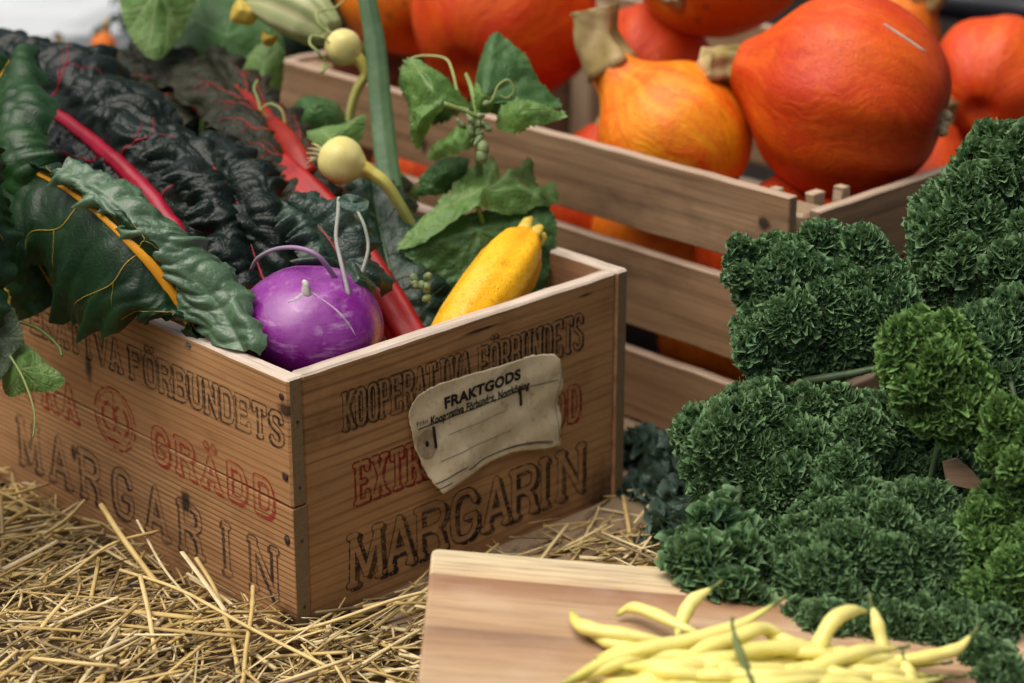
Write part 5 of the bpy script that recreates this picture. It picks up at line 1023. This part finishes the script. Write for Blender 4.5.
def curl_template(seed, rings=4, seg=24):
    r = np.random.default_rng(seed); th = np.linspace(0, 2 * np.pi, seg, endpoint=False); V = [[0, 0, 0]]; E = [0.]
    m1, m2 = r.integers(3, 6), r.integers(6, 9); p1, p2, p3 = r.uniform(0, 6.28, 3); wob = 1 + .22 * np.sin(2 * th + p3) + .12 * r.normal(size=seg)
    jag = 1 + .05 * r.normal(size=seg)
    for k in range(1, rings + 1):
        q = k / rings; rr = q * wob * (jag if k == rings else 1)
        z = q ** 1.7 * (.62 * np.sin(m1 * th + p1) + .16 * np.sin(m2 * th + p2) * q) + .42 * q ** 2 + .02 * r.normal(size=seg) * q
        rr = rr * (1 - .34 * np.clip(np.sin(m1 * th + p1), 0, 1) * q ** 2)
        V += np.c_[rr * np.cos(th), rr * np.sin(th), z].tolist(); E += [max(0, (q - .55) / .45) ** 1.3] * seg
    F3 = [(0, 1 + j, 1 + (j + 1) % seg) for j in range(seg)]; F4 = [(1 + k * seg + j, 1 + (k + 1) * seg + j, 1 + (k + 1) * seg + (j + 1) % seg, 1 + k * seg + (j + 1) % seg) for k in range(rings - 1) for j in range(seg)]
    return np.array(V), F3 + F4, np.array(E)
TPL = [curl_template(s) for s in range(14)]
TOCAM = nrm(CAM - np.array([.35, .05, .2]))
def kale_leaf(label, lobes, mat, curl=.0072, dens=1.0, stem=None, seed=0, group='curly kale leaves in the bunch', squash=.8, extra=()):
    r = np.random.default_rng(seed); cs = np.array([pd(a, b, d) for a, b, q, d in lobes]); rs_ = np.array([pxs(q, d) for a, b, q, d in lobes])
    Vs = []; Fs = []; Es = []; n0 = 0
    cs = cs + r.normal(size=cs.shape) * rs_[:, None] * .22; rs_ = rs_ * r.uniform(.80, 1.22, len(rs_))
    for ci, (c, R) in enumerate(zip(cs, rs_)):
        curl_ = curl * .70; N = int(dens * 4 * math.pi * R * R / (curl_ * curl_ * 1.1)) + 10
        for _ in range(N):
            d = nrm(r.normal(size=3))
            if d @ TOCAM < -.45: continue
            Rk = R * (1 + .34 * noise.noise(Vector((c + d * R) * 40)) + .12 * noise.noise(Vector((c + d * R) * 95)))
            p = c + d * Rk * np.array([1, squash, 1])
            inn = np.linalg.norm((cs - p) * np.array([1, 1 / squash, 1]), axis=1) / rs_; inn[ci] = 9
            if (inn < .80).sum() > 0: continue
            t, f, e = TPL[r.integers(len(TPL))]
            n = nrm(d + r.normal(size=3) * .42 + np.array([0, 0, .18])); x = nrm(np.cross(n, r.normal(size=3))); y = np.cross(n, x)
            s = curl * .70 * r.uniform(.5, 1.7)
            V = p - n * s * .25 + (t[:, :1] * x + t[:, 1:2] * y + t[:, 2:] * n) * s
            Vs.append(V); Es.append(e); Fs.append((f, n0)); n0 += len(V)
    F = [tuple(i + o for i in q) for f, o in Fs for q in f]
    # inner leaf tissue that the curls grow from
    root = thing('kale_leaf', np.array([cs[:, 0].mean(), cs[:, 1].mean(), (cs[:, 2] - rs_).min()]), label, 'kale', group)
    mbx = MB(); mbx.add(np.concatenate(Vs), F, np.concatenate(Es))
    for c, R in zip(cs, rs_):
        U_ = []; 
        for i in range(11):
            for j in range(18):
                a, b = math.pi * i / 10, 2 * math.pi * j / 18; dd = np.array([math.sin(a) * math.cos(b), math.sin(a) * math.sin(b), math.cos(a)]); U_.append(c + dd * R * np.array([1, squash, 1]) * (.66 + .10 * noise.noise(Vector((c + dd * R) * 70))))
        mbx.add(U_, [(i * 18 + j, (i + 1) * 18 + j, (i + 1) * 18 + (j + 1) % 18, i * 18 + (j + 1) % 18) for i in range(10) for j in range(18)], 0.)
    mbx.build('curly_blade', mat, root, 'tone')
    cc = cs.mean(0)
    if seed != 12:                                     # stalk running back and down to the foot of the bunch
        f0 = np.array([.385 + .012 * math.sin(seed * 2.1), .135 + .012 * math.cos(seed * 1.7), 0.])
        V, F = tube(catmull([cc, np.array([cc[0] * .6 + f0[0] * .4, max(cc[1] + .02, .045), max(.135, cc[2] * .85)]), f0 * np.array([1, 1, 0]) + np.array([0, -.01, .06]), f0], 24), [.0028, .0036, .0046, .0050], 10); obj('stem', V, F, kstemm, root)
    for st_ in (stem or []):
        V, F = tube(catmull([pd(*p) for p in st_], 20), [.0034, .0028, .0018], 10); obj('stem', V, F, kstemm, root)
    return root
def in_poly(x, y, P):
    c = False; j = len(P) - 1
    for i in range(len(P)):
        if (P[i][1] > y) != (P[j][1] > y) and x < (P[j][0] - P[i][0]) * (y - P[i][1]) / (P[j][1] - P[i][1]) + P[i][0]: c = not c
        j = i
    return c
def edge_d(x, y, P):
    return float(seg_dist(np.array(float(x)), np.array(float(y)), [list(P) + [P[0]]]))
def scatter(P, dt, db, seed, r0=15, r1=31, bulge=.030, gap=.74):
    """irregular lumps that fill a leaf outline; the middle of the leaf bulges forward"""
    r = random.Random(seed); xs = [p[0] for p in P]; ys = [p[1] for p in P]; out = []
    for k in range(2600):
        x, y = r.uniform(min(xs), max(xs)), r.uniform(min(ys), max(ys))
        if not in_poly(x, y, P): continue
        e = edge_d(x, y, P); R = min(r.uniform(r0, r1), e + 2)
        if R < 8 or e < R * .72: continue
        if any(math.hypot(x - a, y - b) < gap * .5 * (R + q) * 1.25 for a, b, q, _ in out): continue
        d = dt + (db - dt) * (y - min(ys)) / (max(ys) - min(ys)) - bulge * min(1, e / 55) ** .7 + r.gauss(0, .006); out.append((x, y, R, d))
    return out
kale_leaf('tall curly kale leaf at the upper right, rising above the crate edge',
    scatter([(962, 140), (990, 131), (1030, 126), (1070, 150), (1070, 320), (1000, 320), (950, 312), (920, 302), (914, 262), (917, 215), (930, 182), (958, 166)], 1.555, 1.535, 1), KM[0], .0068, 1., [[(985, 260, 1.56), (985, 340, 1.55), (960, 430, 1.50)]], 1)
kale_leaf('broad curly kale leaf with a ragged left edge, in front of the crate corner',
    scatter([(742, 262), (752, 243), (790, 236), (832, 230), (866, 236), (898, 258), (914, 284), (916, 320), (890, 352), (842, 374), (800, 386), (765, 388), (744, 374), (737, 330), (742, 300), (726, 272)], 1.545, 1.52, 2) + [(738, 244, 9, 1.52), (742, 276, 9, 1.515), (744, 352, 11, 1.505), (733, 262, 7, 1.52)], KM[1], .0058, 1.1, [[(872, 330, 1.52), (886, 362, 1.50), (900, 420, 1.46)], [(800, 382, 1.50), (850, 374, 1.50), (884, 366, 1.50)]], 2)
kale_leaf('small bright green curly kale leaf, slightly out of focus in front of its neighbours',
    scatter([(893, 330), (920, 314), (952, 316), (974, 345), (992, 395), (986, 430), (955, 442), (920, 426), (893, 396), (878, 365)], 1.42, 1.40, 3, 13, 24), KM[2], .0062, 1., [[(945, 410, 1.42), (940, 440, 1.43), (930, 480, 1.44)]], 3)
kale_leaf('wide curly kale leaf across the middle of the bunch, level with the MARGARIN letters',
    scatter([(682, 420), (720, 394), (770, 390), (840, 392), (900, 406), (952, 430), (958, 475), (900, 500), (840, 512), (790, 526), (755, 545), (725, 520), (696, 492), (680, 460)], 1.485, 1.455, 4), KM[0], .0060, 1.1, [[(880, 470, 1.46), (930, 520, 1.44)]], 4)
kale_leaf('large curly kale leaf at the front of the bunch, directly behind the yellow beans',
    scatter([(742, 575), (766, 532), (818, 490), (880, 484), (942, 490), (984, 520), (978, 590), (964, 645), (900, 662), (830, 648), (770, 625), (734, 604)], 1.425, 1.36, 5, 15, 33) + [(792, 614, 20, 1.337), (826, 630, 22, 1.325), (864, 634, 23, 1.322), (900, 634, 23, 1.322), (936, 630, 22, 1.325), (962, 622, 20, 1.33)], KM[0], .0056, 1.1, [[(900, 600, 1.38), (930, 680, 1.34)]], 5)
kale_leaf('small flat-lobed kale leaf lying over the back edge of the chopping board',
    [(690, 540, 20, 1.372), (716, 528, 18, 1.38), (738, 536, 18, 1.385), (682, 560, 16, 1.362), (706, 560, 22, 1.358), (732, 562, 22, 1.36), (700, 582, 14, 1.35), (722, 586, 16, 1.345), (746, 586, 18, 1.35), (752, 604, 13, 1.345)], KM[1], .0086, .9, [[(720, 560, 1.37), (800, 560, 1.40)]], 6)
kale_leaf('curly kale leaf at the lower right edge of the picture',
    scatter([(972, 502), (1000, 480), (1060, 486), (1064, 665), (990, 655), (964, 602)], 1.40, 1.355, 7), KM[2], .0058, 1., [[(1004, 500, 1.39), (1003, 560, 1.38), (998, 640, 1.37)]], 7)
kale_leaf('small curly kale leaf above the brown wood scrap, at the right edge',
    [(1012, 406, 20, 1.37), (1034, 420, 24, 1.37), (1004, 430, 18, 1.365), (1022, 444, 22, 1.36), (994, 458, 15, 1.365), (1012, 468, 16, 1.36), (1040, 458, 22, 1.37)], KM[2], .0058, 1., None, 8)
kale_leaf('shaded curly kale leaf in the hollow between the tall leaf and the small bright one',
    [(984, 322, 20, 1.48), (1012, 322, 24, 1.48), (1036, 336, 24, 1.48), (996, 350, 20, 1.48), (1018, 362, 22, 1.475), (1006, 386, 18, 1.47), (1036, 376, 22, 1.47)], KM[1], .0064, 1., [[(1000, 330, 1.47), (1015, 400, 1.45)]], 9)
kale_leaf('curly kale leaf in the bottom right corner below the slender upturned bean',
    [(958, 660, 24, 1.325), (986, 652, 22, 1.33), (934, 676, 20, 1.325), (970, 690, 28, 1.315), (1004, 680, 28, 1.315), (1034, 676, 28, 1.32), (1010, 712, 28, 1.31), (930, 700, 20, 1.32), (960, 640, 20, 1.325), (990, 630, 18, 1.33), (960, 705, 26, 1.29), (1000, 700, 28, 1.28), (985, 665, 24, 1.30), (1035, 700, 30, 1.28)], KM[0], .0058, 1., None, 10)
kale_leaf('dim curly kale leaf deep in the bunch around the small brown wood scrap',
    [(930, 440, 22, 1.47), (966, 446, 20, 1.47), (914, 480, 22, 1.46), (934, 500, 20, 1.45), (980, 480, 18, 1.46), (950, 470, 20, 1.45), (990, 500, 20, 1.44)], KM[1], .0060, 1., None, 11)
# dull feathery leaf in the shade behind
kale_leaf('dull grey-green kale leaf lying in the shade between the box and the bunch',
    [(640, 462, 22, 1.76), (664, 480, 26, 1.74), (684, 462, 24, 1.72), (664, 508, 26, 1.70), (646, 496, 18, 1.71), (690, 500, 24, 1.66), (692, 440, 18, 1.68), (694, 530, 22, 1.60), (672, 530, 20, 1.62)], kalemat('kale_shaded', (.06, .11, .08), (.09, .15, .11), (.14, .20, .16)), .0125, .8, [[(690, 500, 1.70), (650, 480, 1.77), (622, 470, 1.82)], [(650, 480, 1.77), (640, 458, 1.80)], [(652, 486, 1.77), (628, 500, 1.79)]], 12)
# wood scrap showing through the bunch
t_ = wood('scrap_wood', ((.25, .13, .06), (.40, .24, .13), (.46, .30, .18)), 200)
V = []; 
for off in (0, .006):
    for px, py in ((944, 462), (958, 458), (972, 470), (984, 486), (974, 490), (948, 484)): V.append(pd(px, py, 1.42) + FW * off)
o = obj('wood_scrap', V, [tuple(range(6))[::-1], tuple(range(6, 12))] + [(i, (i + 1) % 6, 6 + (i + 1) % 6, 6 + i) for i in range(6)], t_, smooth=False); tag(o, 'small brown splintered wood scrap showing between the kale leaves', 'wood scrap')

# ---------------------------------------------------------------- behind everything
# pale grey cloth, folded, at the upper left
t = NT('grey_cloth'); co = t.co(); n = t.noise(co, 14, 4); wv = t.noise(t.scale(co, (8, 60, 160)), 1., 3)
clothm = t.done(t.bsdf(t.mix(wv, (.40, .43, .44), (.56, .59, .60)), .9, t.bump(wv, .5, .003), Specular_IOR_Level=.1))
V = []; nu = 60; nv = 26; cc_ = pd(20, 64, 2.75)
for i in range(nv):
    q = i / (nv - 1)
    for j in range(nu):
        a = 2 * math.pi * j / nu; e = .55; r_ = (1 - q ** 5 * .999); x = math.copysign(abs(math.cos(a)) ** .8, math.cos(a)) * .155 * r_; y = math.sin(a) * .14 * r_
        z = q ** .8 * .085 + .006 * noise.noise(Vector((x * 14, y * 14, q * 5))) + .004 * math.sin(q * 26)
        V.append(cc_ + np.array([x, y + .12, z - .02]))
V = np.array(V); V = np.concatenate([V])
clo = obj('grey_cloth', V, [(i * nu + j, i * nu + (j + 1) % nu, (i + 1) * nu + (j + 1) % nu, (i + 1) * nu + j) for i in range(nv - 1) for j in range(nu)] + [tuple(range(nu - 1, -1, -1))], clothm); tag(clo, 'pale grey folded cloth at the upper left, blurred behind the chard', 'cloth')
# table/boxes behind that carry the cloth
def backbox(c, lx, ly, h, name, label, cat, mat):
    c = np.asarray(c, float); V, F = boxmesh(lx, ly, h, .008); V = V - np.array([lx / 2, 0, 0]) + np.array([c[0], c[1], 0]); o = obj(name, V, F, mat, smooth=False); return tag(o, label, cat)
cb_ = pd(20, 64, 2.75); backbox((cb_[0] - .04, cb_[1] - .02), .44, .32, cb_[2] - .022, 'storage_box', 'dark storage box under the grey cloth, behind the chard', 'box', plain('dark_box', (.05, .045, .04), .8))
# small orange gourds seen beyond the chard
for px, py, d, r, lab in ((104, 46, 2.45, 13, 'small blurred orange gourd in front of the grey cloth, right one of two'), (56, 54, 2.40, 9, 'small blurred orange gourd just above the purple chard, left one of two')):
    pumpkin(pd(px, py, d), np.array([.2, .1, .9]), pxs(r, d), 0, .004, PM['orange'], lab, int(px), (.01, .004), False, 8, .03)
# leafy plants in the back
lm = [leafmat('back_foliage', (.03, .075, .02), (.055, .12, .035), rough=.5, trans=.25), leafmat('back_foliage_dark', (.014, .04, .016), (.03, .065, .022), rough=.5, trans=.2)]
def bush(c, r, n, mat, label, seed, lf=.05):
    rr = np.random.default_rng(seed); root = thing('leafy_plant', np.array([c[0], c[1], 0]), label, 'plant', 'leafy plants in the background'); mb = MB()
    for _ in range(n):
        d = nrm(rr.normal(size=3)); p = np.asarray(c) + d * r * rr.uniform(.3, 1) * np.array([1, .8, .9]); nn = nrm(d + rr.normal(size=3) * .5 + np.array([0, -.3, .5])); x = nrm(np.cross(nn, rr.normal(size=3))); y = np.cross(nn, x); L_ = lf * rr.uniform(.6, 1.3); w_ = L_ * .38; G = []
        for i in range(6):
            for j in range(3): q = i / 5; wq = math.sin(min(1, q * 1.02 + .03) * math.pi) ** .7 * w_; G.append(p + x * (q - .5) * L_ + y * (j - 1) * wq + nn * (abs(j - 1) * wq * .35 - (q - .5) ** 2 * L_ * .6))
        mb.add(G, gridf(6, 3))
    mb.build('foliage', mat, root); V, F = tube(catmull([np.array([c[0], c[1], 0.]), np.array([c[0] + .01, c[1], c[2] * .5]), np.asarray(c)], 10), [.008, .006, .003], 8); obj('stem', V, F, kstemm, root)
bush(pd(105, 5, 3.1), .10, 150, lm[0], 'blurred light green leafy plant beyond the grey cloth', 1)
bush(pd(60, -40, 3.5), .16, 200, lm[1], 'blurred dark green leafy plant at the back, left', 2)
bush(pd(300, -20, 3.0), .20, 260, lm[1], 'blurred dark green leafy plant behind the squash flower', 3)
bush(pd(190, 60, 2.6), .12, 160, lm[1], 'blurred dark leafy plant low behind the broad squash leaves', 4)
bush(pd(400, 90, 3.2), .14, 160, lm[0], 'blurred leafy plant behind the crate', 5)
# black hose/pipe and a grey plank at the upper right
V, F = tube(catmull([pd(880, -8, 2.62), pd(960, 5, 2.60), pd(1060, 18, 2.58), pd(1200, 40, 2.5)], 30), .019, 20); tag(obj('black_pipe', V, F, plain('black_plastic', (.012, .014, .018), .35, .2, 40, .1)), 'thick black pipe running across the upper right corner, blurred', 'pipe')
pb = pd(960, 40, 2.5); board_root = thing('plank', np.array([pb[0], pb[1], 0]), 'blurred grey-brown plank wall of the next crate under the black pipe', 'plank')
board('board', frame(np.array([pb[0] - .1, pb[1] + .02, 0]), np.array([.98, -.17, 0]), np.array([.17, .98, 0]), ez), .6, .02, pb[2] - .012, [cw, ce], board_root, .002, .001, 8, 71)
